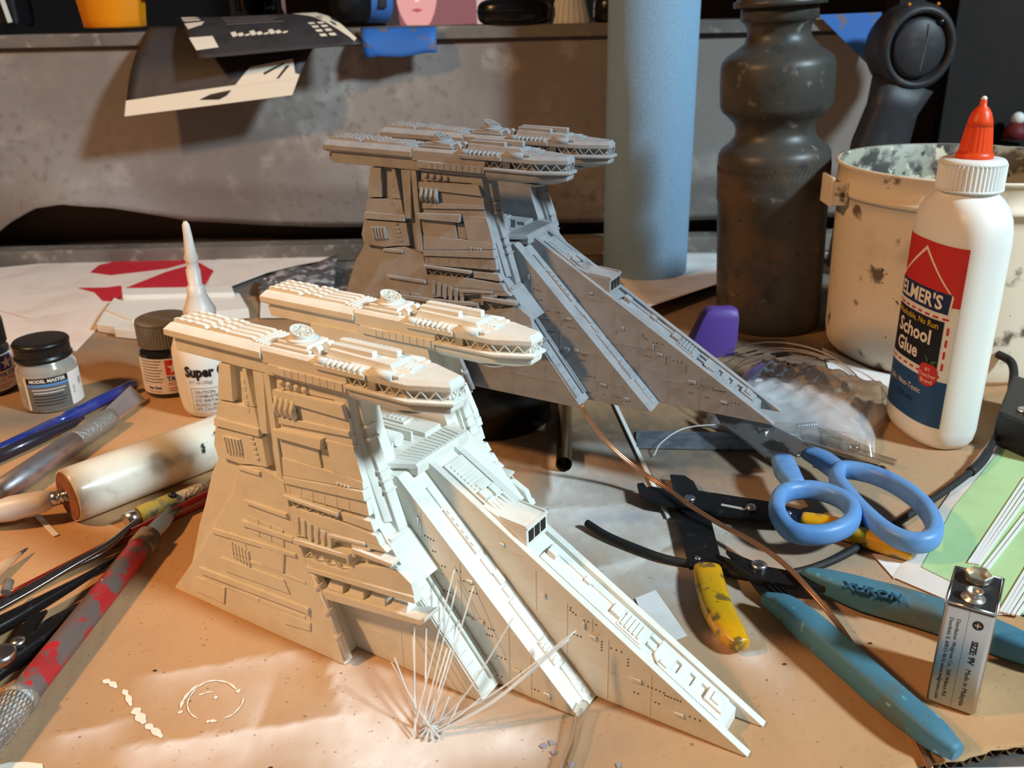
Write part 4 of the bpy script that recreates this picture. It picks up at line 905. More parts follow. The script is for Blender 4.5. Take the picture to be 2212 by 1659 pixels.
plate('arm', [(8.84,45.472,0.3), (9.653,45.325,0.3), (10.012,44.606,0.3), (10.088,43.554,0.3), (10.182,41.331,0.3), (9.811,36.389,0.3), (8.211,36.295,0.3), (8.454,41.736,0.3), (8.812,44.392,0.3)], .22, .44, m_tool, ws, wo)
b = MB(); p = rel((9.348,42.294,0.66), wo); b.lathe([(.3, .62), (.3, .74), (.2, .78), (.1, .74)], 20, p); b.build('pivot_rivet', m_steel, ws)
b = MB(); p = rel((12.296,41.057,0.66), wo); b.ball((p[0], p[1], .72), .3, 16, 8, (1, 1, .8)); b.build('stop_bolt', m_steel, ws)
b = MB(); b.bar(z_(rel((10.872,41.594,0.66), wo), .655), z_(rel((12.01,41.069,0.66), wo), .655), .22, .02); b.build('adjuster_slot', mat('bare_slot', lin((180, 172, 164)), .5), ws)
for p in (rel((14.142,40.605,0.66), wo), ):
    b = MB(); b.lathe([(.16, .64), (.16, .7), (.08, .72)], 16, p); b.build('rivet', m_steel, ws)
b = MB(); b.lathe([(.16, .44), (.16, .5), (.08, .52)], 16, rel((8.726,36.948,0.45), wo)); b.build('rivet', m_steel, ws)
b = MB(); pth = spline([z_(rel((9.02,36.236,0.5), wo), .5), z_(rel((8.843,34.464,0.5), wo), .52), z_(rel((8.805,32.752,0.5), wo), .52), z_(rel((8.999,31.313,0.5), wo), .52), z_(rel((9.29,30.341,0.5), wo), .5)], 5)
nn = len(pth); sweep(b, pth, lerp([1.32, 1.4, 1.42, 1.36, 1.2, .75], nn), lerp([.62, .85, .95, .95, .85, .6], nn), 2.6, 20); b.build('grip', m_ygrip, ws, sub=1)
b = MB(); pth = spline([z_(rel((14.58,40.135,0.6), wo), .6), z_(rel((15.842,39.492,0.55), wo), .58), z_(rel((16.951,38.655,0.5), wo), .55), z_(rel((18.132,37.559,0.5), wo), .55), z_(rel((19.051,36.796,0.5), wo), .5)], 5)
nn = len(pth); sweep(b, pth, lerp([.95, 1.05, 1.1, 1.0, .8], nn), lerp([.62, .9, .95, .9, .6], nn), 2.6, 20); b.build('grip', m_ygrip, ws, sub=1)

# ---- scissors with blue handles
m_blueh = mat('blue_scissor_plastic', lin((102, 150, 206)), .42, noise=[(30, lin((88, 134, 192)), .5, .7, 4)])
m_blade = mat('scissor_steel', (.42, .43, .44, 1), .34, .9, noise=[(14, (.10, .10, .10, 1), .48, .56, 5)])
sc = thing('scissors', 'scissors with light blue plastic handles resting across the wire stripper', 'scissors', (15.892,46.788,0)); so = (15.892,46.788,0)
R3 = lambda p: (p[0]-so[0], p[1]-so[1], p[2])
def ring_handle(loop, stem, rl, rs, name='handle'):
    b = MB(); pts = [R3(p) for p in loop]; m = len(pts); dense = []
    for i in range(m):
        P0, P1, P2, P3 = [np.array(pts[(i+k-1) % m]) for k in range(4)]
        for k in range(5):
            t = k/5; dense.append(tuple(.5*((2*P1) + (P2-P0)*t + (2*P0-5*P1+4*P2-P3)*t*t + (3*P1-P0-3*P2+P3)*t**3)))
    dn = len(dense); rings = []
    for i in range(dn):
        p = Vector(dense[i]); t = (Vector(dense[(i+1) % dn]) - Vector(dense[i-1])).normalized(); a = t.cross(Vector((0, 0, 1))).normalized(); c = a.cross(t)
        w, h = rl[0], rl[1]
        rings.append([tuple(p + a*math.copysign(abs(math.cos(q))**.8, math.cos(q))*w/2 + c*math.copysign(abs(math.sin(q))**.8, math.sin(q))*h/2) for q in [2*PI*k/14 for k in range(14)]])
    rings.append(rings[0]); b.loft(rings, True, False, True)
    st = spline([R3(p) for p in stem], 5); nn = len(st); sweep(b, st, lerp(rs[0], nn), lerp(rs[1], nn), 2.8, 16)
    return b.build(name, m_blueh, sc)
ring_handle([(13.207,39.703,1.35), (13.946,41.322,1.35), (15.044,41.766,1.35), (16.06,41.524,1.35), (16.823,40.717,1.35), (16.994,39.591,1.35), (16.459,38.452,1.3), (15.401,37.722,1.25), (14.357,37.593,1.2), (13.356,38.015,1.25)], [(14.967,44.972,1.5), (14.786,43.451,1.5), (14.864,41.833,1.4)], (.82, 1.05), ([1.25, 1.35, 1.0], [.7, .9, 1.0]))
ring_handle([(17.903,43.86,1.35), (19.27,43.319,1.35), (20.219,41.939,1.35), (20.649,40.083,1.35), (20.506,38.287,1.3), (19.826,36.966,1.25), (18.821,36.76,1.2), (17.978,37.7,1.2), (17.498,39.468,1.25), (17.292,41.364,1.3), (17.284,42.781,1.35)], [(16.969,46.467,1.1), (17.422,45.425,1.15), (17.765,43.586,1.3)], (.82, 1.05), ([1.15, 1.3, 1.1], [.7, .9, 1.05]))
b = MB(); b.ext([rel(p, so) for p in ((14.391,45.193,1.4), (15.708,45.529,1.4), (15.571,47.103,1.5), (14.643,49.802,1.6), (12.604,52.834,1.8), (12.776,50.233,1.6), (13.85,47.186,1.5))], -.08, .08)
o = b.build('blade', m_blade, sc, bevel=.03); o.location.z = .0125
b = MB(); b.ext([rel(p, so) for p in ((16.168,46.096,1.1), (17.567,46.674,1.1), (16.905,48.288,1.1), (15.327,51.19,1.1), (13.634,53.94,1.1), (14.027,50.574,1.1), (15.078,48.128,1.1))], -.08, .08)
o = b.build('blade', m_blade, sc, bevel=.03); o.location.z = .0105
b = MB(); b.lathe([(.32, 1.3), (.32, 1.42), (.2, 1.47), (.05, 1.45)], 20, rel((14.983,48.901,1.4), so)); b.build('pivot_screw', m_steel, sc)

# ---- flush cutter with blue grips
m_bgrip = mat('worn_blue_grip', lin((70, 120, 140)), .55, noise=[(12, lin((88, 104, 104)), .48, .62, 6), (60, lin((96, 96, 80)), .62, .72, 6), (90, lin((110, 170, 190)), .64, .72, 4)])
fc = thing('flush_cutter', 'small flush cutter with dusty blue plastic handles beside the battery', 'cutting pliers', (11.671,36.766,0)); fo_ = (11.671,36.766,0)
F3 = lambda p: (p[0]-fo_[0], p[1]-fo_[1], p[2])
plate('jaw', [(9.516,36.775,0.7), (10.515,35.882,0.7), (11.334,35.699,0.7), (12.307,35.324,0.7), (13.558,34.545,0.7), (13.847,33.825,0.7), (12.177,34.131,0.7), (11.03,34.529,0.7), (10.48,35.206,0.7)], .55, .85, m_tool, fc, fo_)
plate('jaw', [(10.211,37.539,0.5), (11.15,36.623,0.5), (11.868,36.015,0.5), (12.365,33.296,0.5), (11.662,32.985,0.5), (10.964,34.211,0.5), (10.698,35.679,0.5)], .28, .54, m_tool, fc, fo_)
b = MB(); b.lathe([(.36, .8), (.36, .98), (.28, 1.04), (.05, 1.05)], 24, rel((11.28,35.555,0.9), fo_)); b.build('pivot_rivet', m_steel, fc)
for i in range(3):
    b = MB(); b.bar(F3((11.351,34.517,0.6)), F3((11.911,33.175,0.6)), .12, .1); b.xf(lambda x, y, z, i=i: (x + .22*i, y + .05*i, z)); b.build('return_spring', m_tool, fc)
b = MB(); pth = spline([F3(q) for q in ((13.171,35.034,0.8), (14.088,34.274,0.8), (15.426,33.352,0.75), (16.936,32.528,0.7), (18.449,31.446,0.7), (19.798,30.243,0.7), (21.041,29.053,0.7))], 5)
nn = len(pth); sweep(b, pth, lerp([.45, 1.0, 1.3, 1.35, 1.3, 1.25, 1.2, .9], nn), lerp([.5, .95, 1.2, 1.3, 1.3, 1.3, 1.2, .9], nn), 4.0, 20); gr = b.build('grip', m_bgrip, fc)
a_, c_ = F3((14.347,33.292,1.38)), F3((15.922,32.487,1.38))
ax = Vector((c_[0]-a_[0], c_[1]-a_[1], 0)).normalized(); ay = Vector((-ax.y, ax.x, 0))
xt = text_on('XURON', .66, lambda x, y: (a_[0] + ax.x*x*.95 + ay.x*(y-.36), a_[1] + ax.y*x*.95 + ay.y*(y-.36), 1.43), mat('embossed_blue', lin((34, 78, 100)), .6), gr, align='LEFT', bold=.02, space=1.1)
md = xt.modifiers.new('solid', 'SOLIDIFY'); md.thickness = .0012; md.offset = 0
b = MB(); pth = spline([F3(q) for q in ((10.926,33.342,0.7), (11.696,32.478,0.75), (12.391,30.876,0.75), (13.237,28.888,0.7), (14.054,26.782,0.7), (14.769,25.228,0.7), (15.336,24.261,0.6))], 5)
nn = len(pth); sweep(b, pth, lerp([.5, 1.05, 1.3, 1.3, 1.25, 1.2, 1.1, .6], nn), lerp([.55, 1.0, 1.2, 1.25, 1.2, 1.15, 1.0, .6], nn), 3.2, 20); b.build('grip', m_bgrip, fc)

# ---- clear twin copper wire hanging from the grey model
m_copper = mat('copper_wire', (.66, .31, .16, 1), .3, .85)
wp = spline([(3.645,44.144,5.4), (4.204,44.715,4.2), (5.378,44.778,2.6), (6.877,44.265,1.4), (8.206,42.933,0.95), (9.285,40.781,0.95), (10.402,39.301,0.8), (11.59,37.594,0.85), (12.365,35.629,1), (12.872,33.784,1), (13.547,31.968,0.6), (13.83,29.959,0.5), (14.056,28.557,0.5), (14.399,27.013,0.15), (14.368,24.484,0.15), (14.303,23.958,0.15)], 6)
cw = thing('copper_wire', 'clear-jacketed twin copper wire running from the grey model across the tools', 'wire', wp[0])
for k in (-1, 1):
    b = MB(); b.tube([(p[0]-wp[0][0] + .05*k, p[1]-wp[0][1] + .05*k, p[2]-wp[0][2]) for p in wp], .085, 8); b.build('strand', m_copper, cw)
# ---- black cable to the switch box
m_rubber = mat('black_rubber', lin((34, 33, 34)), .65)
cbp = spline([(3.729,40.619,0.3), (4.62,39.502,0.25), (5.881,38.389,0.22), (7.314,37.342,0.2), (9.179,36.591,0.18), (10.96,35.762,0.18), (13.197,35.99,0.2), (15.254,36.921,0.2), (17.354,38.393,0.2), (19.696,40.227,0.2), (21.99,42.029,0.25), (24.601,44.175,0.3), (26.59,45.937,0.4), (27.785,47.324,0.5), (28.972,48.92,0.6)], 6)
cb = thing('black_cable', 'matte black cable curving under the tools towards the small switch box', 'cable', cbp[0])
b = MB(); b.tube([(p[0]-cbp[0][0], p[1]-cbp[0][1], p[2]-cbp[0][2]) for p in cbp], .2, 10); b.build('cable', m_rubber, cb)
b = MB(); b.tube([(p[0]-cbp[0][0], p[1]-cbp[0][1], p[2]-cbp[0][2]) for p in cbp[-16:-6]], .27, 10); b.build('shrink_sleeve', m_rubber, cb)
# ---- switch box
xb = thing('switch_box', 'small black plastic switch box with a screw at the right edge', 'switch box', (29.589,49.933,0)); xo = (29.589,49.933,0)
b = MB(); fw2 = [rel(p, xo) for p in ((28.938,49.148,0.8), (30.391,46.02,0.8), (34.805,51.898,0.8), (32.887,54.979,0.8))]
b.ext(fw2, .05, 2.2); bx_ = b.build('housing', m_black, xb, bevel=.18, seg=3)
b = MB(); q = rel((30.528,49.126,2.3), xo); b.lathe([(.42, 2.15), (.42, 2.32), (.3, 2.4), (.12, 2.34)], 20, q); b.build('screw', m_steel, xb)
b = MB(); b.tube(spline([F for F in [(rel((32.217,53.608,1.4), xo) + (1.4,)), (rel((33.465,55.91,1.9), xo) + (1.9,)), (rel((33.707,57.005,2.3), xo) + (2.3,)), (rel((33.242,57.835,2.5), xo) + (2.5,))]], 6), .28, 12, cap=False); b.build('strain_sleeve', m_rubber, xb, solid=.05)

# ---- optical fibre bag
pb = thing('plastic_bag', 'crumpled clear plastic bag with black writing and coiled fibre behind the scissors', 'plastic bag', (17.917,53.812,0)); po = (17.917,53.812,0)
prng = np.random.RandomState(5)
def bagmesh(cx, cy, rx, ry, h, seed, amp=.35):
    b = MB(); n, m = 44, 26; rs_ = np.random.RandomState(seed); ph = rs_.rand(8)*6.28; fr = 2 + rs_.rand(8)*6
    for_v = []
    for j in range(m+1):
        for i in range(n+1):
            u, v = i/n*2-1, j/m*2-1; e = max(0, 1 - max(abs(u), abs(v))**2.2)
            z = h*e**.7 + amp*e*sum(math.sin(fr[k]*u*(1 if k % 2 else .5) + fr[(k+3) % 8]*v + ph[k]) for k in range(5))/2.2 + .25*e*abs(math.sin(u*9+v*7+ph[2])) - .2*e*abs(math.sin(u*13-v*5+ph[1]))
            for_v.append((cx + u*rx + .25*math.sin(v*3+ph[0]), cy + v*ry + .25*math.sin(u*3+ph[1]), max(.03, z + .05)))
    b.add(for_v, [(j*(n+1)+i, j*(n+1)+i+1, (j+1)*(n+1)+i+1, (j+1)*(n+1)+i) for j in range(m) for i in range(n)], True); return b
b = bagmesh(.6, 1.0, 5.2, 4.8, 2.6, 8); b.xf(lambda x, y, z: (x*math.cos(-.5) - y*math.sin(-.5), x*math.sin(-.5) + y*math.cos(-.5), z)); b.build('film', m_clear, pb)
b = bagmesh(.6, .6, 4.6, 4.0, 1.7, 21); b.xf(lambda x, y, z: (x*math.cos(-.45) - y*math.sin(-.45), x*math.sin(-.45) + y*math.cos(-.45), z*.9 + .02)); b.build('inner_film', m_clear, pb)
m_bagcard = mat('bag_insert', lin((244, 243, 244)), .4, noise=[(16, lin((200, 197, 202)), .54, .7, 5)])
b = bagmesh(.2, 1.7, 4.4, 3.0, 2.25, 13, .25); b.xf(lambda x, y, z: (x*math.cos(-.35) - y*math.sin(-.35), x*math.sin(-.35) + y*math.cos(-.35), z)); b.build('insert_card', m_bagcard, pb)
for i, (x0, y0, l, a) in enumerate([(-3.2, 4.4, .9, .2), (-2.9, 4.0, .7, .1), (-1.8, 4.3, .8, .3), (-2.6, 3.4, .5, -.3), (-1.5, 3.3, .6, .2), (-.5, 3.2, 1.3, .25), (-.5, 2.8, 1.3, .25), (-.4, 2.4, 1.2, .25), (-.5, 2.0, 1.0, .3), (2.2, 2.2, .9, -.6), (2.7, 2.0, .8, .1), (2.0, 2.6, .6, .1), (-.1, .6, .6, 1.2), (.2, .5, .5, .9)]):
    b = MB(); b.bar((x0, y0, 3.55-.10*abs(x0)-.18*abs(y0-1.5)), (x0 + l*math.cos(a), y0 + l*math.sin(a), 3.55-.10*abs(x0 + l)-.18*abs(y0-1.5)), .16, .02); b.build('ink_mark', m_blackp, pb)
b = MB(); b.bar((-4.8, 4.9, 1.2), (-4.5, 4.5, 1.0), .2, .05); b.build('red_zip_tab', m_red, pb)
fcx = thing('fibre_coil', 'loose coil of thin clear optical fibre looped over the plastic bag', 'optical fibre', (18.215,53.797,0)); fo2 = (18.215,53.797,0)
for k, (rx, ry, dz, tl) in enumerate([(5.2, 4.6, 3.4, 0), (5.0, 4.4, 3.0, .12), (4.5, 4.4, 2.8, -.1), (5.4, 4.0, 2.5, .2)]):
    pts = []
    for i in range(40):
        t = -.6 + i*2*PI*.86/39; pts.append((.4*k-.3 + rx*math.cos(t+tl), .8 + ry*math.sin(t+tl), max(.12, dz*(.45 + .5*math.sin(t+tl)))))
    b = MB(); b.tube(pts, .05, 6); b.build('fibre', m_fibre, fcx)
b = MB(); b.tube(spline([(p[0]-fo2[0], p[1]-fo2[1], p[2]) for p in ((8.378,48.42,0.1), (8.989,49.253,0.6), (10.558,50.292,1), (12.908,50.643,1), (15.209,50.573,0.6), (18.014,50.324,0.4), (20.73,52.437,0.4))], 7), .04, 6); b.build('fibre', m_fibre, fcx)

# ---- clear plastic clip with spring
cl = thing('plastic_clip', 'clear plastic spring clip lying in front of the plastic bag', 'clip', (20.163,48.986,0)); co = (20.163,48.986,0)
m_clearp = clear_mat('clear_acrylic', (.86, .85, .82, 1), .3, .15)
for (p, q, w) in (((17.579,50.334,0.5), (21.891,46.132,0.5), .45), ((18.742,50.096,0.9), (20.824,47.256,0.7), .5), ((17.544,49.248,0.4), (20.956,46.081,0.4), .3)):
    b = MB(); b.bar((p[0]-co[0], p[1]-co[1], p[2]), (q[0]-co[0], q[1]-co[1], q[2]), w, .28); b.build('clip_jaw', m_clearp, cl, bevel=.05)
b = MB(); c = rel((19.922,47.483,1), co); b.lathe([(.34, .75), (.34, 1.0), (.2, 1.06), (.05, 1.06)], 16, c); b.build('rivet', m_clearp, cl)
b = MB(); p, q = (17.477,50.571,0.8), (18.827,50.773,0.8)
b.tube([(p[0]-co[0] + (q[0]-p[0])*i/60, p[1]-co[1] + (q[1]-p[1])*i/60 + .22*math.sin(i*.9), .8 + .22*math.cos(i*.9)) for i in range(61)], .05, 6); b.build('coil_spring', m_steel, cl)
b = MB(); b.ext([rel(p, co) for p in ((19.033,48.119,0), (21.452,46.535,0), (21.096,44.611,0), (17.486,46.715,0))], .02, .1); b.build('dark_base', m_black, cl)

# ---- steel rule, white strip, brass tube, spray can
b = MB(); ro_ = (7.601,50.869,0); b.ext([rel(p, ro_) for p in ((7.801,51.929,0), (17.125,51.066,0), (19.518,50.422,0), (18.763,48.558,0), (15.936,48.876,0), (7.486,49.588,0))], .02, .14)
tag(b.build('steel_rule', mat('dull_steel', (.36, .39, .42, 1), .45, .8, noise=[(30, (.25, .27, .29, 1), .45, .6, 5)]), None, loc=ro_, bevel=.02), 'flat grey steel strip lying under the tip of the grey model', 'ruler')
def strip(name, a, c, w, h, m, label, cat, group=None, z=0.0):
    b = MB(); b.bar((0, 0, h/2), (c[0]-a[0], c[1]-a[1], h/2 + (c[2]-a[2])), w, h); o = b.build(name, m, None, loc=(a[0], a[1], a[2] + z)); return tag(o, label, cat, group)
strip('styrene_strip', (8.102,41.309,0), (6.736,59.111,-0), .22, .12, m_white, 'thin white plastic strip running under the grey model to the stripper', 'plastic strip', z=.02)
strip('styrene_strip', (-23.959,40.948,0), (-26.796,43.917,0), .28, .05, m_white, 'short white plastic strip on the cardboard left of the white handle', 'plastic strip', z=.01)
b = MB(); b.lathe([(.47, 0), (.47, 16), (.42, 16), (.42, .02), (.42, 0)], 32, cap=False); o = b.build('brass_tube', mat('brass', (.45, .36, .17, 1), .3, 1.0), None, loc=(2.908,46.831,0.5))
o.rotation_euler = (math.radians(-90), 0, math.radians(-4)); tag(o, 'hollow brass tube with its open end towards the viewer', 'tube')
cn = thing('black_can', 'black cylindrical can standing under the grey model', 'can', (-1.6, 55.2, 0))
m_gloss = mat('black_gloss', lin((14, 13, 14)), .25)
b = MB(); b.lathe([(4.0, 0), (4.15, .1), (4.15, 4.7)], 56, cap=True); b.build('can_body', m_gloss, cn)
b = MB(); b.lathe([(4.25, 4.6), (4.3, 4.7), (4.3, 5.05), (4.1, 5.15)], 56); b.build('can_rim', m_gloss, cn)

# ---- purple plastic piece
b = MB(); pu = (15.284,65.876,0); b.loft([[(x*w, y*w*.5, z) for x, y in ((-1, -1), (-.5, -1.2), (.5, -1.2), (1, -1), (1.1, 0), (1, 1), (-1, 1), (-1.1, 0))] for w, z in ((1.75, 0), (1.7, 1.2), (1.35, 3.0), (1.15, 3.5), (.8, 3.7))])
b.xf(lambda x, y, z: (x + z*.22, y, z)); tag(b.build('purple_cap', mat('purple_plastic', lin((96, 66, 150)), .5), None, loc=pu, bevel=.12, seg=3), 'purple faceted plastic cap between the water bottle and the grey model', 'cap')

# ---- papers
def sheet(name, pts, z, m, label, t=.025, cat='paper'):
    o_ = pts[0]; b = MB(); b.ext([(p[0]-o_[0], p[1]-o_[1]) for p in pts], 0, t)
    return tag(b.build(name, m, None, loc=(o_[0], o_[1], z)), label, cat)
m_tanpaper = mat('tan_paper', lin((214, 190, 166)), .85)
def curled(name, corners, zs, m, label, n=14):
    """corners: bl, br, tr, tl ground points; zs(u, v) height."""
    bl, br, tr, tl = [np.array(c[:2]) for c in corners]; b = MB(); vs = []
    for j in range(n+1):
        for i in range(n+1):
            u, v = i/n, j/n; p = (bl*(1-u) + br*u)*(1-v) + (tl*(1-u) + tr*u)*v; vs.append((p[0]-bl[0], p[1]-bl[1], zs(u, v)))
    b.add(vs, [(j*(n+1)+i, j*(n+1)+i+1, (j+1)*(n+1)+i+1, (j+1)*(n+1)+i) for j in range(n) for i in range(n)], True)
    return tag(b.build(name, m, None, loc=(bl[0], bl[1], 0), solid=.03), label, 'paper')
curled('paper_sheet', ((11.611,74.042,0), (24.567,86.382,0), (36.409,95.466,0), (10.189,97.714,0)), lambda u, v: .06 + 1.1*max(0, 1-v*2.2)**1.5*(1-.3*u), m_whitepaper, 'large white paper sheet with a lifted front edge between roller and water bottle')
sheet('paper_sheet', [(24.247,66.364,0), (25.398,63.963,-0), (26.245,61.538,0), (27.644,60.372,0), (27.418,54.803,0), (26.293,58.203,0), (24.617,59.837,0), (23.26,59.738,0), (23.251,61.711,0)], .02, m_whitepaper, 'small white paper scrap poking out from under the bucket')
sheet('paper_sheet', [(5.406,34.44,0), (6.429,35.044,0), (7.267,31.735,0), (5.881,30.988,0)], .02, m_whitepaper, 'small white paper scrap beside the long ramp of the white model')
m_greenp = mat('pale_green_paper', lin((178, 208, 150)), .8, noise=[(12, lin((168, 198, 142)), .45, .65, 3)])
m_film = mat('frosted_film', lin((224, 214, 206)), .35, noise=[(10, lin((206, 192, 182)), .45, .65, 4)])
sheet('plastic_sheet', [(17.634,35.666,0), (21.002,39.871,0), (24.9,44.712,0), (31.103,52.075,0), (37.218,55.825,0), (26.315,32.49,0), (20.355,32.696,0), (18.841,34.349,0)], .03, m_film, 'milky plastic sheet under the green paper on the right', .03, 'plastic sheet')
sheet('green_paper', [(19.276,36.365,0), (23.316,41.821,0), (30.658,50.076,0), (37.55,54.272,0), (24.623,29.794,-0), (20.776,34.21,0)], .075, m_greenp, 'pale green paper sheet under the white strips behind the battery', .025)
sheet('paper_sheet', [(17.413,37.624,0), (19.102,37.277,0), (17.661,35.516,0)], .02, m_whitepaper, 'white paper corner peeking out from under the milky sheet')
GS = [((21.592,36.511,0), (28.718,44.813,0)), ((21.725,36.467,0), (28.89,44.697,0)), ((21.859,36.423,0), (29.005,44.477,0)), ((21.952,36.343,0), (28.878,44.004,0)), ((22.101,36.106,0), (28.68,43.081,0)), ((22.178,35.951,0), (28.61,42.68,0)), ((21.186,32.733,0), (26.692,38.94,0)), ((21.312,32.663,0), (26.78,38.765,0)), ((21.439,32.593,0), (26.82,38.507,0)), ((21.605,32.522,0), (26.859,38.168,0)), ((21.77,32.451,0), (26.851,37.752,0))]
for k, (a, c) in enumerate(GS):
    strip('styrene_strip', a, c, .13, .09, m_white, 'thin white plastic strip in the tight upper bundle on the green paper' if k < 4 else ('thin white plastic strip of the loose pair on the green paper' if k < 6 else 'thin white plastic strip in the lower right bundle beside the battery'), 'plastic strip', 'upper bundle of white strips' if k < 4 else ('middle pair of white strips' if k < 6 else 'lower bundle of white strips'), z=.102)
# ---- loose chips of grey paint
m_chip = mat('grey_chip', lin((150, 146, 160)), .6)
for k, pts in enumerate([((0.718,25.636,-0), (0.912,25.812,0), (1.042,25.672,-0), (0.865,25.497,0)), ((1.05,25.853,0), (1.157,25.942,-0), (1.318,25.755,0), (1.143,25.646,0)), ((1.095,25.356,0), (1.251,25.441,0), (1.364,25.349,0), (1.221,25.176,0)), ((3.414,24.723,0), (3.589,24.804,0), (3.596,24.589,0), (3.455,24.508,0)), ((1.7,24.814,0), (1.904,24.894,0), (1.955,24.678,-0), (1.746,24.513,0))]):
    sheet('paint_chip', list(pts), .005, m_chip, 'tiny grey paint chip on the cardboard before the white model', .02, 'chip')['group'] = 'grey chips by the white model'
# ---- clear tubing under the white model
b = MB(); tp = spline([(2.504,27.396,0.35), (2.188,26.484,0.3), (1.985,25.582,0.28), (1.613,24.495,0.28), (1.389,23.468,0.28)], 6); b.tube([(p[0]-tp[0][0], p[1]-tp[0][1], p[2]) for p in tp], .2, 10)
tag(b.build('clear_tube', m_clearp, None, loc=(tp[0][0], tp[0][1], 0)), 'clear tube coming out from under the white model', 'tube')
# ---- optical fibre strands sprouting in front of the white model
FB = (-3.325,26.372,0)
fb = thing('fibre_bundle', 'fanned bundle of clear optical fibres standing in front of the white model', 'optical fibre', FB)
def fpt(u_, v_, z): # model frame to world, relative to the bundle
    a = math.radians(-33); return (-4.554 + u_*math.cos(a) - v_*math.sin(a) - FB[0], 34.351 + u_*math.sin(a) + v_*math.cos(a) - FB[1], z)
tips = [((-4.46,32.31,3.4)), ((-3.603,31.22,4)), ((-2.341,30.168,5)), ((-2.181,30.279,4.6)), ((-1.621,29.61,4.4)), ((-4.119,30.435,3)), ((-2.294,29.705,2.6)), ((-0.151,27.919,4)), ((2.195,27.622,3.6)), ((2.044,27.668,3.4)), ((1.941,27.657,3.2)), ((-2.511,29.551,2.5)), ((-1.038,26.954,1.5)), ((-4.845,28.029,2)), ((-4.71,28.048,2.2)), ((-2.61,26.971,1.2)), ((-2.094,27.079,1.2))]
for i, t in enumerate(tips):
    s0 = (-.5 + .07*i*.6 + .3*math.sin(i*2.1), .25*math.cos(i*1.7), .06); e = (t[0]-FB[0], t[1]-FB[1], t[2])
    mid = ((s0[0]*.55 + e[0]*.45), (s0[1]*.55 + e[1]*.45) - .15, e[2]*.36 if i in (7, 8, 9, 10) else e[2]*.46)
    b = MB(); b.tube(spline([s0, mid, e], 8), .038, 6); b.build('fibre', m_fibre, fb)
for i in range(10):
    b = MB(); a0 = i*.63; b.tube(spline([(.45*math.cos(a0), .4*math.sin(a0), .05), (.05*math.sin(i), .05, .3), (.5*math.cos(a0+2.4), .45*math.sin(a0+2.4), .06)], 5), .04, 6); b.build('fibre', m_fibre, fb)
# ================================================================== LEFT-HAND TOOLS
def axis_thing(name, label, cat, a, c, group=None):
    """an Empty at a, its X axis pointing at c (both in cm, centre line of the tool)."""
    A, B_ = Vector(a), Vector(c); d = (B_ - A); o = thing(name, label, cat, a, group=group)
    o.rotation_mode = 'QUATERNION'; o.rotation_quaternion = d.to_track_quat('X', 'Z'); return o, d.length
def xlathe(b, prof, n=24, smooth=True, sq=1.0):
    rings = [[(x, r*math.cos(2*PI*k/n), r*sq*math.sin(2*PI*k/n)) for k in range(n)] for x, r in prof]
    return b.loft(rings, True, True, smooth)
# thick white handle with steel neck and frosted tip
m_handle = mat('grimy_white_handle', lin((232, 226, 208)), .3, coat=.5, noise=[(16, lin((170, 158, 138)), .52, .7, 6), (38, lin((60, 54, 46)), .66, .72, 6), (50, lin((176, 84, 54)), .735, .76, 3)])
m_wood = mat('raw_wood_end', lin((150, 96, 66)), .7, noise=[(40, lin((130, 80, 54)), .45, .6, 4)])
t, L = axis_thing('handheld_tool', 'thick grimy white plastic handle with steel neck and frosted tip', 'tool', (-28.61,41.749,0.75), (-23.98,42.63,1.42))
b = MB(); xlathe(b, [(0, .25), (.6, .5), (2.0, .68), (3.6, .6), (4.1, .42)]); b.build('frosted_tip', m_frost, t)
b = MB(); xlathe(b, [(4.0, .38), (4.5, .38), (4.52, .34), (4.6, .34), (4.62, .38), (5.1, .38), (5.12, .34), (5.2, .34), (5.22, .38), (L, .38)]); b.build('steel_neck', m_steel, t)
a_, c_ = Vector((-23.748,42.479,1.5)), Vector((-15.684,51.009,1.5)); a_.z = 1.5; c_.z = 1.5
hd, HL = axis_thing('tmp', '', '', a_, c_); inv = None
dh = (c_ - a_).normalized(); sh = Vector((-dh.y, dh.x, 0))
base_ = Vector((-28.61,41.749,0.75)); Q = t.rotation_quaternion.inverted()
def to_t(p): return tuple(Q @ (Vector(p) - base_))
def hring(x, r): return [to_t(a_ + dh*x + sh*(r*math.cos(2*PI*k/40)) + Vector((0, 0, r*math.sin(2*PI*k/40)))) for k in range(40)]
b = MB(); b.loft([hring(x, r) for x, r in ((.02, 1.36), (0, 1.42), (.12, 1.49), (.4, 1.5), (HL-.2, 1.5), (HL, 1.4))], smooth=True); b.build('handle', m_handle, t)
b = MB(); b.loft([hring(x, r) for x, r in ((-.03, 1.3), (.0, 1.36), (.2, 1.38))], smooth=True); b.build('end_cap', m_wood, t)
bpy.data.objects.remove(hd)
# blue translucent marker
m_bluepen = mat('blue_translucent', lin((38, 52, 130)), .25, coat=.5, noise=[(20, lin((60, 74, 150)), .5, .65, 3)])
t, L = axis_thing('marker_pen', 'translucent dark blue marker pen in front of the enamel jar', 'pen', (-32.398,48.629,0.5), (-27.157,60.646,0.5))
b = MB(); xlathe(b, [(0, .36), (L*.45, .36)]); b.build('barrel', m_bluepen, t)
b = MB(); xlathe(b, [(L*.44, .33), (L*.52, .3), (L*.54, .4), (L-.4, .4), (L-.1, .34), (L, .2)]); b.build('cap', m_bluepen, t)
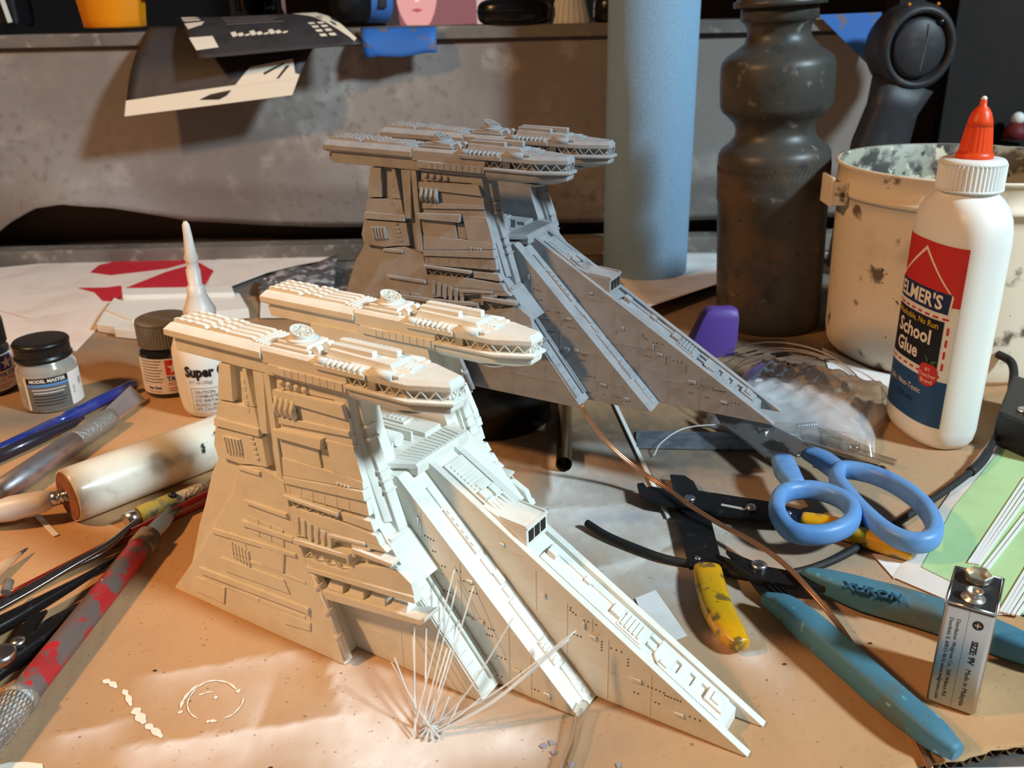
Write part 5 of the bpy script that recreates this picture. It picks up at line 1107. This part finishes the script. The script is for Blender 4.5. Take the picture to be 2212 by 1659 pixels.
# dark brush with brass edge
m_darkbr = mat('dark_lacquer', lin((40, 38, 52)), .3, coat=.4)
t, L = axis_thing('paint_brush', 'slim dark lacquered brush lying below the blue marker', 'brush', (-32.2,48.195,0.35), (-28.564,55.278,0.35))
b = MB(); xlathe(b, [(0, .4), (L*.6, .4), (L*.9, .3), (L, .08)]); b.build('handle', m_darkbr, t)
t, L = axis_thing('brass_rod', 'thin shiny brass rod beside the dark brush', 'rod', (-32.5,48.645,0.12), (-29.292,53.23,0.12))
b = MB(); xlathe(b, [(0, .1), (L, .1)], 10); b.build('rod', mat('bright_brass', (.85, .72, .36, 1), .18, 1.0), t)
# chisel blade knife
m_alu = mat('worn_aluminium', (.52, .50, .54, 1), .38, .85, noise=[(30, (.36, .34, .36, 1), .5, .66, 5)])
m_knurl = mat('knurled_metal', (.42, .42, .40, 1), .55, .8, bump=(600, 1.0))
t, L = axis_thing('hobby_knife', 'silver handled hobby knife with a wide chisel blade', 'knife', (-29.078,42.137,0.7), (-26.416,54.55,0.7))
b = MB(); xlathe(b, [(0, .7), (L*.70, .7), (L*.71, .56)], 32); b.build('handle', m_alu, t)
b = MB(); xlathe(b, [(L*.70, .6), (L*.72, .66), (L*.965, .66), (L, .58)], 32); b.build('knurled_collar', m_knurl, t)
k0 = Vector((-29.078,42.137,0.7)); kq = t.rotation_quaternion.inverted()
kp = [kq @ (Vector(p) - k0) for p in ((-27.123,55.033,0.9), (-26.591,58.551,1.25), (-25.637,58.375,0.25), (-26.339,54.651,0.35))]
kn = (kp[1]-kp[0]).cross(kp[2]-kp[0]).normalized()*.04
b = MB(); b.loft([[tuple(p + kn) for p in kp], [tuple(p - kn) for p in kp]]); b.build('blade', mat('dull_blade', (.40, .36, .36, 1), .5, .7), t)
# tool with yellow painted collar
t, L = axis_thing('scriber', 'round steel scriber with a yellow painted collar', 'tool', (-20.477,41.541,0.45), (-15.811,46.688,0.45))
b = MB(); xlathe(b, [(0, .42), (.75, .42)]); b.build('steel_end', m_steel, t)
m_ycol = mat('yellow_paint_flaked', lin((170, 150, 62)), .6, noise=[(40, lin((110, 104, 92)), .48, .58, 6)])
b = MB(); xlathe(b, [(.7, .48), (.75, .52), (2.7, .5), (2.75, .46)]); b.build('yellow_collar', m_ycol, t)
b = MB(); xlathe(b, [(2.7, .42), (L, .42)]); b.build('shaft', m_knurl, t)
b = MB(); b.ball((2.65, -.12, .42), .24, 14, 10); b.build('black_knob', m_black, t)
# red lacquered brush
m_redlac = mat('red_lacquer', lin((116, 20, 16)), .2, coat=.7)
t, L = axis_thing('paint_brush', 'fine paint brush with glossy dark red handle and white lettering', 'brush', (-24.585,34.113,0.3), (-15.231,46.454,0.32))
b = MB(); xlathe(b, [(0, .1), (L*.3, .2), (L*.62, .34), (L*.85, .4), (L, .42)]); b.build('handle', m_redlac, t)
text_on('0000', .42, lambda x, y: (L*.83 + x, -.40*math.cos(.5 + y*1.4) + .0, .40*math.sin(.5 + y*1.4)), m_cream, t, align='LEFT')
# curved black-and-steel tweezers
m_twz = mat('polished_tweezer_steel', (.30, .30, .32, 1), .22, .95)
tw0 = (-23.605,34.739,0.5)
t = thing('tweezers', 'long polished tweezers with a bent tip lying over the red brush', 'tweezers', z_(tw0, 0)); rr0 = lambda p: (p[0]-tw0[0], p[1]-tw0[1], p[2])
pth = spline([rr0(q) for q in ((-24.055,33.226,0.5), (-22.59,35.311,0.6), (-21.337,36.928,0.8), (-20.396,38.183,0.9), (-19.966,39.012,0.95), (-19.7,39.967,1), (-19.458,40.771,1))], 6)
b = MB(); nn = len(pth); sweep(b, pth, lerp([.62, .62, .52, .4, .3, .22, .14], nn), lerp([.16]*2, nn), 5, 12); b.build('upper_arm', m_twz, t)
pth = spline([rr0(q) for q in ((-24.485,33.906,0.25), (-23.023,36.043,0.25), (-21.724,37.569,0.3), (-20.425,38.883,0.45), (-19.791,40.687,0.7))], 6); nn = len(pth)
b = MB(); sweep(b, pth, lerp([.6, .6, .5, .35, .14], nn), lerp([.14]*2, nn), 5, 12); b.build('lower_arm', m_twz, t)
b = MB(); b.tube([rr0((-23.236,34.697,0.9)), rr0((-23.333,35.315,1.1))], .22, 10); b.build('paint_lump', mat('dried_grey_paint', lin((120, 108, 100)), .8), t)
# second tweezers / locking pliers at the left edge
p0 = (-21.913,31.398,0.4)
t = thing('needle_nose_pliers', 'dark needle nose pliers with a round pivot at the left edge', 'pliers', z_(p0, 0)); rp = lambda p: (p[0]-p0[0], p[1]-p0[1], p[2])
pth = spline([rp(q) for q in ((-23.421,31.714,0.55), (-22.345,33.102,0.55), (-21.277,34.763,0.55), (-20.448,36.263,0.5), (-19.68,38.145,0.4))], 6); nn = len(pth)
b = MB(); sweep(b, pth, lerp([.95, .8, .5, .3, .16], nn), lerp([.6, .6, .5, .35, .2], nn), 4, 14); b.build('jaw', m_tool, t)
pth = spline([rp(q) for q in ((-22.15,29.342,0.45), (-21.167,30.719,0.45), (-20.445,32.051,0.45), (-19.924,33.548,0.4), (-19.662,34.113,0.35))], 6); nn = len(pth)
b = MB(); sweep(b, pth, lerp([1.1, 1.1, .8, .5, .3], nn), lerp([.7, .75, .6, .45, .3], nn), 4, 14); b.build('jaw', m_tool, t)
b = MB(); b.lathe([(.62, .5), (.62, .95), (.5, 1.0), (.05, 1.0)], 24, rp((-21.284,30.403,0.9))[:2]); b.build('pivot', m_steel, t)
b = MB(); b.lathe([(.3, .4), (.3, .85), (.05, .88)], 20, rp((-21.038,31.319,0.8))[:2]); b.build('pivot_stud', m_steel, t)
b = MB(); b.ext([rp(q)[:2] for q in ((-21.356,31.276,0), (-20.781,31.921,0), (-20.864,33.612,0), (-21.477,33.077,0))], .55, .75); b.build('serrated_jaw', m_tool, t, bevel=.04)
p0 = (-20.553,30.14,0.2)
t = thing('craft_blade', 'long pointed grey blade between the pliers and the red knife', 'blade', z_(p0, 0)); rp = lambda p: (p[0]-p0[0], p[1]-p0[1])
b = MB(); b.ext([rp(q) for q in ((-21.769,28.777,0), (-21.459,31.882,0), (-20.786,33.444,0), (-19.723,34.833,0), (-19.812,33.576,0), (-20.303,31.541,0), (-20.935,30.052,0))], .3, .42); b.build('blade', m_blade, t, bevel=.04)
b = MB(); b.ext([rp(q) for q in ((-21.625,28.512,-0), (-20.964,30.109,0), (-19.753,32.072,0), (-19.601,33.569,0), (-20.979,31.714,0), (-21.828,29.582,0))], .02, .32); b.build('spine', m_tool, t, bevel=.04)
# red worn hobby knife
m_wornred = mat('chipped_red_paint', lin((186, 40, 46)), .45, noise=[(30, lin((108, 96, 92)), .47, .52, 6), (8, lin((112, 58, 56)), .46, .66, 4), (120, lin((220, 208, 196)), .74, .77, 3)])
t, L = axis_thing('hobby_knife', 'red hobby knife with flaking paint and knurled steel end in front', 'knife', (-19.563,24.978,0.6), (-18.607,39.17,0.6))
b = MB(); xlathe(b, [(L*.22, .56), (L*.24, .58), (L*.965, .58)], 32); b.build('handle', m_wornred, t)
b = MB(); xlathe(b, [(0, .6), (L*.2, .66), (L*.205, .7), (L*.225, .7), (L*.23, .6)], 32); b.build('knurled_grip', m_knurl, t)
b = MB()
for i in range(26):
    for s in (-1, 1):
        a0 = 2*PI*i/26; b.tube([(L*.2*k/8, .65*math.cos(a0 + s*k*.16), .65*math.sin(a0 + s*k*.16)) for k in range(9)], .03, 4)
o = b.build('knurl_ridges', m_steel, t); o['kind'] = 'stuff'
b = MB(); xlathe(b, [(L*.96, .6), (L*.965, .64), (L+.55, .62), (L+.6, .52)], 32); b.build('collar', mat('grimy_collar', lin((140, 126, 110)), .6, noise=[(50, lin((80, 70, 60)), .5, .64, 5)]), t)
b = MB(); b.prism([(L+.5, -.45), (L+1.6, -.6), (L+4.6, -.35), (L+4.3, .1), (L+1.6, .45), (L+.5, .4)], lambda x, y: (x, y, .06), lambda x, y: (x, y, -.02)); b.build('blade', m_blade, t)
# pencil
t, L = axis_thing('pencil', 'sharpened blue pencil with its point at the left edge', 'pencil', (-25.519,35.875,0.38), (-24.622,39.363,0.3))
b = MB(); xlathe(b, [(0, .42), (L-2.6, .42), (L-2.35, .39)], 6, False); b.build('barrel', mat('blue_pencil_paint', lin((20, 62, 150)), .35), t)
b = MB(); xlathe(b, [(L-2.5, .4), (L-.55, .12)], 20); b.build('sharpened_wood', mat('pencil_wood', lin((206, 156, 112)), .7), t)
b = MB(); xlathe(b, [(L-.6, .125), (L, .03)], 14); b.build('lead', mat('graphite', lin((56, 52, 52)), .5), t)

# ================================================================== FAR LEFT: papers, red scraps, white cast part
m_pinkpaper = mat('cream_card', lin((240, 226, 216)), .8, noise=[(8, lin((230, 212, 202)), .45, .65, 4)])
m_redcard = mat('red_card', lin((206, 40, 56)), .6, noise=[(40, lin((226, 120, 120)), .66, .74, 5)])
sheet('paper_sheet', [(-57.916,95.515,0), (-49.789,98.517,0), (-39.417,99.67,0), (-28.179,100.373,0), (-23.145,96.32,0), (-29.89,82.619,0), (-36.148,77.504,0), (-35.205,69.156,0), (-40.366,71.682,0), (-43.927,69.687,0)], .03, m_pinkpaper, 'large cream paper sheet lying at the back left of the bench')
sheet('paper_cutout', [(-50.494,82.621,0), (-44.612,87.064,0), (-36.888,91.153,0), (-30.918,98.956,0), (-32.473,90.81,0), (-35.868,84.549,0), (-38.591,80.37,0), (-43.428,77.994,0)], .10, m_pinkpaper, 'long pointed white paper cut-out across the red card')
sheet('red_card', [(-44.346,93.517,0), (-44.607,96.529,0), (-43.422,97.992,0), (-37.919,98.332,0), (-33.838,98.393,0), (-36.557,94.367,0), (-41.625,92.226,0)], .075, m_redcard, 'red cut card scrap at the very back of the paper pile', cat='card')
sheet('red_card', [(-38.119,86.902,0), (-36.04,92.861,0), (-33.736,96.414,0), (-31.066,92.829,0), (-30.242,86.636,0)], .14, m_redcard, 'red cut card wedge with small holes behind the glue nozzle', cat='card')
sheet('red_card', [(-43.024,87.428,0), (-40.144,87.374,0), (-38.886,87.929,0), (-37.157,84.643,0), (-37.26,82.412,-0), (-38.645,82.803,0), (-40.583,85.664,0)], .135, m_redcard, 'torn red card scrap nearest the white cast part', cat='card')
sheet('paper_sheet', [(-29.461,84.083,0), (-26.632,90.357,0), (-22.774,94.566,0), (-19.271,97.178,0), (-18.911,99.583,0), (-26.197,100.834,0), (-32.749,99.93,0)], .07, m_pinkpaper, 'cream card strip behind the super glue nozzle', .03)
m_foil = mat('grey_mottled_film', lin((96, 92, 94)), .35, noise=[(30, lin((190, 186, 190)), .5, .62, 7), (50, lin((40, 38, 40)), .58, .68, 5)])
curled('foil_sheet', ((-23.458,81.433,0), (-16.339,79.102,0), (-18.756,97.135,0), (-25.445,89.407,0)), lambda u, v: .1 + .4*abs(math.sin(u*5+v*3)), m_foil, 'crumpled black and silver film behind the far white deck')['category'] = 'film'
sheet('paper_sheet', [(-22.162,76.564,0), (-18.919,76.346,0), (-21.657,89.285,0), (-25.249,89.562,0)], .13, m_whitepaper, 'small white card behind the far deck of the white model')
cp = thing('cast_part', 'white stepped resin casting behind the grey-lidded jar', 'model part', (-31.746,73.465,0)); c0 = (-31.746,73.465,0)
def cbox(pts, z0, z1, nm): 
    b = MB(); b.ext([rel(p, c0) for p in pts], z0, z1); return b.build(nm, m_white, cp, bevel=.05)
cbox([(-35.421,73.942,0), (-33.083,72.84,0), (-31.929,73.958,0), (-31.904,77.219,0), (-36.966,81.669,0), (-36.233,77.51,0)], .05, .8, 'lower_block')
cbox([(-33.296,72.386,0), (-31.078,71.669,0), (-26.906,73.154,-0), (-27.266,76.907,0), (-33.174,77.304,0)], .05, .85, 'front_block')
cbox([(-36.063,77.499,0), (-32.384,74.108,0), (-23.079,76.626,0), (-25.222,81.558,0), (-34.848,81.807,0)], .1, 1.0, 'main_slab')
cbox([(-36.626,82.806,0), (-35.625,80.443,0), (-25.386,80.57,0), (-26.172,82.648,0)], .2, 1.35, 'rear_rail')
for k in range(4):
    a = Vector((-35.861,83.343,0)); c = Vector((-26.972,83.151,0)); p = a + (c - a)*(k/3.5); b = MB(); b.box(p.x-c0[0]-.5, p.x-c0[0]+.1, p.y-c0[1]-.9, p.y-c0[1]-.6, 1.0, 1.25); b.build('rail_lug', m_white, cp, bevel=.03)

# ================================================================== ON THE LEDGE AND BEYOND
LZ = 23.5
# black printed cards draped over the ledge
m_cardblk = mat('black_card_print', lin((62, 58, 60)), .55, noise=[(20, lin((54, 50, 52)), .45, .65, 3)])
m_cardwht = mat('card_white', lin((244, 228, 206)), .6)
def quadsurf(tl, tr, bl, br, bow=0.0):
    tl, tr, bl, br = [np.array(q, float) for q in (tl, tr, bl, br)]
    def f(u, v, off=0.0):   # v = 0 at the top, 1 at the bottom edge
        p = (tl*(1-u) + tr*u)*(1-v) + (bl*(1-u) + br*u)*v
        s = math.sin(v*PI)*bow
        return (p[0], p[1] - s - off, p[2] + s*.8 + off*.3)
    return f
cd = thing('printed_card', 'black printed card with a white lower border hanging from the ledge', 'card', (-30, 97, LZ))
C1 = quadsurf((-35.42,97.5,24), (-17.056,97.5,23.894), (-37.164,92,15.981), (-20.751,92.5,17.591), .9)
R1 = lambda p: (p[0]+30, p[1]-97, p[2]-LZ)
def surf_patch(f, poly, nm, m, par, off, R, sub=5): return flat_poly(nm, lambda u, v: R(f(u, v, off)), poly, m, par, sub)
b = MB(); n = 16
b.add([R1(C1(i/n, j/n)) for j in range(n+1) for i in range(n+1)], [(j*(n+1)+i, j*(n+1)+i+1, (j+1)*(n+1)+i+1, (j+1)*(n+1)+i) for j in range(n) for i in range(n)], True); b.build('card', m_cardblk, cd, solid=.06)
surf_patch(C1, [(0, .86), (1, .80), (1, 1), (0, 1)], 'white_border', m_cardwht, cd, .1, R1)
surf_patch(C1, [(.63, .84), (.69, .64), (.92, .58), (.97, .76), (1, .78), (1, .82)], 'white_shape', m_cardwht, cd, .12, R1, 3)
surf_patch(C1, [(.44, .93), (.5, .89), (.62, .87), (.6, .92), (.56, .95), (.55, .92)], 'black_dart', m_blackp, cd, .16, R1, 2)
surf_patch(C1, [(.78, .72), (.88, .62), (.885, .64), (.79, .745)], 'black_dart', m_blackp, cd, .16, R1, 1)
surf_patch(C1, [(.87, .80), (.9, .66), (.92, .66), (.885, .80)], 'black_dart', m_blackp, cd, .16, R1, 1)
cd2 = thing('printed_card', 'smaller black printed card lying on the ledge above the other card', 'card', (-25, 98, LZ))
C2 = quadsurf((-32.584,99,24.614), (-18.725,99.5,24.814), (-28.608,90.2,21.092), (-13.625,92.5,22.01), .8)
R2 = lambda p: (p[0]+25, p[1]-98, p[2]-LZ+.15)
b = MB()
b.add([R2(C2(i/n, j/n)) for j in range(n+1) for i in range(n+1)], [(j*(n+1)+i, j*(n+1)+i+1, (j+1)*(n+1)+i+1, (j+1)*(n+1)+i) for j in range(n) for i in range(n)], True); b.build('card', m_cardblk, cd2, solid=.06)
for poly in ([(0, .0), (.1, .0), (.13, .06), (.01, .1)], [(.0, .14), (.12, .12), (.13, .2), (.02, .22)], [(.01, .3), (.15, .26), (.12, .38), (.02, .48)], [(.0, .66), (.15, .66), (.15, .86), (.01, .88)],
             [(.86, 0), (.98, 0), (1, .9), (.97, .95), (.93, .45), (.88, .3)], [(.8, .02), (.86, .02), (.93, .3), (.88, .28)]):
    surf_patch(C2, poly, 'white_print', m_cardwht, cd2, .1, R2, 2)
for k in range(5): surf_patch(C2, [(.28, .10+k*.075), (.66-.05*(k % 2), .10+k*.075), (.66-.05*(k % 2), .13+k*.075), (.28, .13+k*.075)], 'print_line', m_greyp, cd2, .1, R2, 1)
for k in range(9): surf_patch(C2, [(.27+k*.04, .62+.03*(k % 3)), (.305+k*.04, .60+.03*(k % 3)), (.305+k*.04, .69), (.27+k*.04, .71)], 'print_line', m_cardwht, cd2, .1, R2, 0)
for k in range(8): surf_patch(C2, [(.8+.06*(k % 2), .5+.09*(k//2)), (.84+.06*(k % 2), .5+.09*(k//2)), (.84+.06*(k % 2), .55+.09*(k//2)), (.8+.06*(k % 2), .55+.09*(k//2))], 'print_line', m_cardwht, cd2, .1, R2, 0)
# blue masking tape
m_tape = mat('blue_masking_tape', lin((52, 108, 186)), .6, noise=[(26, lin((110, 104, 120)), .60, .63, 3)])
def tape(label, f, w=12):
    b = MB(); vs = [f(i/w, j/8) for j in range(9) for i in range(w+1)]; o0 = vs[0]
    b.add([(p[0]-o0[0], p[1]-o0[1], p[2]-o0[2]) for p in vs], [(j*(w+1)+i, j*(w+1)+i+1, (j+1)*(w+1)+i+1, (j+1)*(w+1)+i) for j in range(8) for i in range(w)], True)
    return tag(b.build('masking_tape', m_tape, None, loc=o0, solid=.04), label, 'tape')
T1 = quadsurf((-14.277,96.6,23.512), (-6.761,96.6,23.491), (-13.761,94.6,20.746), (-6.699,95.2,21.049), .35)
tape('strip of blue masking tape stuck on the ledge beside the cards', lambda u, v: tuple(np.array(T1(u, v)) + np.array((0, -.12*math.sin(u*7+v*4), .1*math.sin(u*9)*v))))
tp0, tp1, tp2 = [np.array(q) for q in ((31.006,96.4,23.808), (37.247,96.4,23.939), (36.889,96,18.611))]
b = MB(); b.add([tuple(p - tp0) for p in (tp0, tp1, (tp1+tp2)/2 + np.array((.2, -.1, 0)), tp2, (tp0+tp2)/2)] + [tuple(p - tp0 + np.array((0, .08, 0))) for p in (tp0, tp1, (tp1+tp2)/2 + np.array((.2, -.1, 0)), tp2, (tp0+tp2)/2)], [(0, 1, 2, 3, 4), (9, 8, 7, 6, 5), (0, 5, 6, 1), (1, 6, 7, 2), (2, 7, 8, 3), (3, 8, 9, 4), (4, 9, 5, 0)])
tag(b.build('masking_tape', m_tape, None, loc=tp0), 'triangle of blue masking tape at the right corner of the backdrop', 'tape')
# yellow container on the ledge
m_ycup = mat('yellow_orange_plastic', lin((238, 146, 16)), .4, sss=.1)
yc = thing('plastic_tub', 'orange-yellow plastic tub standing on the ledge at top left', 'tub', (-39.543,99.5,23.959))
b = MB(); oc = lambda r, z, a=1.0: [(r*a*math.cos(PI/8+k*PI/4), r*.8*math.sin(PI/8+k*PI/4), z) for k in range(8)]
b.loft([oc(2.95, 0), oc(3.1, .15), oc(3.15, .8), oc(3.55, 4.0), oc(3.75, 6.5)]); b.build('tub_wall', m_ycup, yc, bevel=.12)
b = MB(); b.loft([oc(3.85, 6.3), oc(3.95, 6.5), oc(3.95, 6.9), oc(3.6, 6.9)]); b.build('tub_rim', m_ycup, yc, bevel=.05)
b = MB(); b.box(2.9, 3.7, -.6, .6, 2.6, 3.2); b.build('side_tab', m_ycup, yc, bevel=.1)
# dark lens-like object with blue ring, black rounded case, white pleated model piece
dl = thing('camera_lens', 'dark barrel with blue band lying on the ledge next to the tape', 'lens', (-14.317,101,23.877)); 
dl.rotation_euler = (0, math.radians(90), math.radians(25))
b = MB(); b.lathe([(1.9, -3.2), (2.3, -2.9), (2.4, 0)], 32); b.xf(lambda x, y, z: (x - 2.4, y, z)); b.build('barrel', m_black, dl)
b = MB(); b.lathe([(2.38, .0), (2.42, .1), (2.42, 2.2), (2.2, 2.4)], 32); b.xf(lambda x, y, z: (x - 2.4, y, z)); b.build('blue_band', mat('blue_band_plastic', lin((70, 116, 190)), .4), dl)
b = MB(); b.box(-1.2, .2, -2.5, -2.0, .7, 1.6); b.xf(lambda x, y, z: (x - 1.6, y, z)); b.build('window', m_black, dl, bevel=.08)
def pebble(label, loc, sx, sy, sz):
    b = MB(); m2 = 14; rings = []
    for i in range(m2+1):
        a = -PI/2 + PI*i/m2; z = math.copysign(abs(math.sin(a))**.6, math.sin(a)); r = abs(math.cos(a))**.55 + 1e-3
        rings.append([(r*sx*math.copysign(abs(math.cos(q))**.75, math.cos(q)), r*sy*math.copysign(abs(math.sin(q))**.75, math.sin(q)), (z+1)*sz) for q in [2*PI*k/32 for k in range(32)]])
    b.loft(rings, smooth=True); t = thing('black_case', label, 'case', loc); b.build('shell', m_gloss, t)
    b = MB(); b.tube([(sx*1.005*math.copysign(abs(math.cos(q))**.75, math.cos(q)), sy*1.005*math.copysign(abs(math.sin(q))**.75, math.sin(q)), sz*1.1) for q in [2*PI*k/40 for k in range(41)]], .06, 6); b.build('seam', m_blackm, t)
pebble('glossy black rounded case on the ledge in front of the screen', (1.05,98.5,23.304), 3.75, 2.2, 1.35)
pebble('second black rounded case on the ledge half hidden by the blue roller', (11.31,99,23.048), 2.3, 2.0, 1.6)
wp_ = thing('pleated_model_part', 'white ribbed cone-shaped model part on the ledge beside the black case', 'model part', (6.662,98.5,23.41)); 
for k in range(9):
    a = -1.15 + 2.3*k/8; b = MB(); r0_, r1_ = 2.25, .95
    b.loft([[(r*math.sin(a+da), -r*.55*math.cos(a+da) + dd, z) for da, dd in ((-.13, 0), (.13, 0), (.13, .35), (-.13, .35))] for r, z in ((r0_ + (.12 if k == 4 else 0), -.05 if k != 4 else -.12), (r1_, 4.6))]); b.build('pleat', m_primer_w, wp_)
b = MB(); b.lathe([(2.05, 0), (.85, 4.6)], 18, sy=.55); b.build('core', mat('grey_core', lin((120, 132, 138)), .6), wp_)
# monitor with a picture on it
def emit(name, c, s):
    m = bpy.data.materials.new(name); m.use_nodes = True; N = m.node_tree.nodes; N.clear(); e = N.new('ShaderNodeEmission'); o = N.new('ShaderNodeOutputMaterial')
    e.inputs[0].default_value = c; e.inputs[1].default_value = s; m.node_tree.links.new(e.outputs[0], o.inputs[0]); return m
mn = thing('monitor', 'lit computer monitor showing a pinkish picture behind the ledge', 'monitor', (0, 128, 22.4))
sx0, sx1 = (-13.602,127,24.615), (-3.237,127,24.411); zb_ = (-8.362,127,23.9)[2] - 22.4
b = MB(); b.box(sx0[0]-2.2, sx1[0]+9, -.2, 2.5, -1.2, 26); b.build('bezel', m_blackm, mn, bevel=.3)
b = MB(); b.box(sx0[0]-1.0, sx1[0]+8, -.28, -.2, -.4, 24); b.build('screen', emit('screen_mauve', lin((150, 98, 102)), .9), mn)
fx = (-11.294,127,25.124)[0]
scr = lambda off: (lambda x, z: (x, -.3-off, z))
flat_poly('picture_face', scr(.01), [(fx + 3.0*math.sin(t)*(1 if math.cos(t) > 0 else .9), 5.2 + 5.2*math.cos(t)) for t in np.linspace(0, 2*PI, 24)[:-1]], emit('screen_skin', lin((236, 168, 164)), .95), mn)
flat_poly('picture_mouth', scr(.02), [(fx-.8, 2.6), (fx, 2.35), (fx+.8, 2.6), (fx, 2.85)], emit('screen_lip', lin((196, 92, 96)), .9), mn)
flat_poly('picture_nose', scr(.02), [(fx-.25, 3.6), (fx+.3, 3.6), (fx+.1, 6.0)], emit('screen_light', lin((252, 214, 206)), 1.0), mn)
flat_poly('picture_hair', scr(.005), [(fx-4.2, -.4), (fx-2.2, -.4), (fx-3.0, 8), (fx-4.2, 8)], emit('screen_dark', lin((70, 58, 62)), .9), mn)
flat_poly('picture_light', scr(.005), [(sx1[0]-.3, -.4), (sx1[0]+8, -.4), (sx1[0]+8, 6), (sx1[0]-.3, 6)], emit('screen_pale', lin((220, 190, 190)), .9), mn)
# dark speaker with a white stripe at the far left, dark glass jar behind the cards
ds = thing('desk_speaker', 'dark rounded speaker with a white edge at the top left corner', 'speaker', (-51.565,101,24.17))
b = MB(); b.box(-4, 2.0, -1, 3, 0, 3.2); b.build('foot', m_black, ds, bevel=.5, seg=3)
b = MB(); b.ball((-1.8, .5, 6.5), 3.9, 24, 14); b.build('body', m_blackm, ds)
b = MB(); b.bar((1.35, -1.3, .5), (1.0, -1.3, 2.8), .42, .2); b.build('white_edge', m_white, ds)
m_smoke = clear_mat('smoky_glass', (.16, .16, .17, 1), .3, .1)
gj = thing('glass_jar', 'dark glass jar standing behind the printed cards', 'jar', (-27.486,110,24.495))
b = MB(); b.lathe([(3.0, -.4), (3.2, 0), (3.2, 7), (2.6, 8), (2.6, 9)], 32); b.build('jar_body', m_smoke, gj)
b = MB(); b.lathe([(2.7, 8.2), (2.75, 9.6), (.2, 9.6)], 28); b.build('jar_lid', m_blackm, gj)
gj.location.z = .235
# black ring-shaped tool grip behind the bucket
hg = thing('heat_gun', 'black plastic tool with an oval vented head on a stem behind the bucket', 'tool', ((37.721,88,12.837)[0], 88, 0))
zt_, zb2 = (37.032,88,24.664)[2], (37.724,88,17.233)[2]; hx = (37.575,88,21.068)[0] - (37.721,88,12.837)[0]
rx = ((41.179,88,20.996)[0] - (33.973,88,21.14)[0])/2; rz = (zt_ - zb2)/2*1.06; cz = (zt_ + zb2)/2
m_hg = mat('dark_grey_plastic', lin((46, 46, 50)), .5, noise=[(30, lin((64, 60, 58)), .55, .7, 5)])
def oval(k, y): return [(hx + rx*k*math.cos(2*PI*i/36), y, cz + rz*k*math.sin(2*PI*i/36)) for i in range(36)]
b = MB(); b.loft([oval(.80, 5), oval(.97, 3), oval(1.0, .8), oval(.97, -.2), oval(.90, -.8), oval(.80, -1.0), oval(.74, -.7), oval(.72, .2)], smooth=True); b.build('head', m_hg, hg)
b = MB(); b.loft([oval(.67, .5), oval(.67, -.5), oval(.58, -.75), oval(.2, -.85)], smooth=True); b.build('end_cap', m_hg, hg)
b = MB(); b.bar((hx+.3, -.75, cz-rz*.5), (hx+.6, -.95, cz+rz*.55), .05, .08); b.build('mould_line', m_lid_grey, hg)
b = MB(); sweep(b, [(hx-.3, 1.2, cz-rz*.8), (hx-1.0, 1.2, cz-rz*1.4), (hx-1.7, 1.2, cz-rz*2.2), (hx-2.4, 1.2, .1)], [5.6, 4.6, 5.2, 6.0], [4, 3.4, 3.4, 3.6], 3, 20, (0, 1, 0)); b.build('stem', m_hg, hg)
b = MB(); b.ball((hx+rx*.45, -.75, cz+rz*.55), .32, 12, 8, (1.2, .4, .7)); b.build('button', m_gloss, hg)
for k in (-1, 1):
    b = MB(); b.ball((hx + k*1.3, -.3, cz+rz*.93), .15, 8, 6); b.build('orange_dot', m_ycup, hg)
# small red and white figure in the dark at the right
fg = thing('figurine', 'small blurred red and white figurine in the dark at the far right', 'figurine', ((60.14,110,9.26)[0], 110, 0))
zf = (60.14,110,9.26)[2]
b = MB(); b.lathe([(1.6, 0), (1.5, .4), (.7, .6), (.7, zf), (1.7, zf+.05), (1.7, zf+.3)], 20); b.build('stand', m_wood_dark, fg)
b = MB(); b.lathe([(1.5, zf+.3), (1.3, zf+1.4), (.6, zf+2.2)], 16); b.build('body', mat('dark_red', lin((110, 30, 32)), .6), fg)
b = MB(); b.ball((0, 0, zf+2.6), .75, 14, 10); b.build('head', m_white, fg)
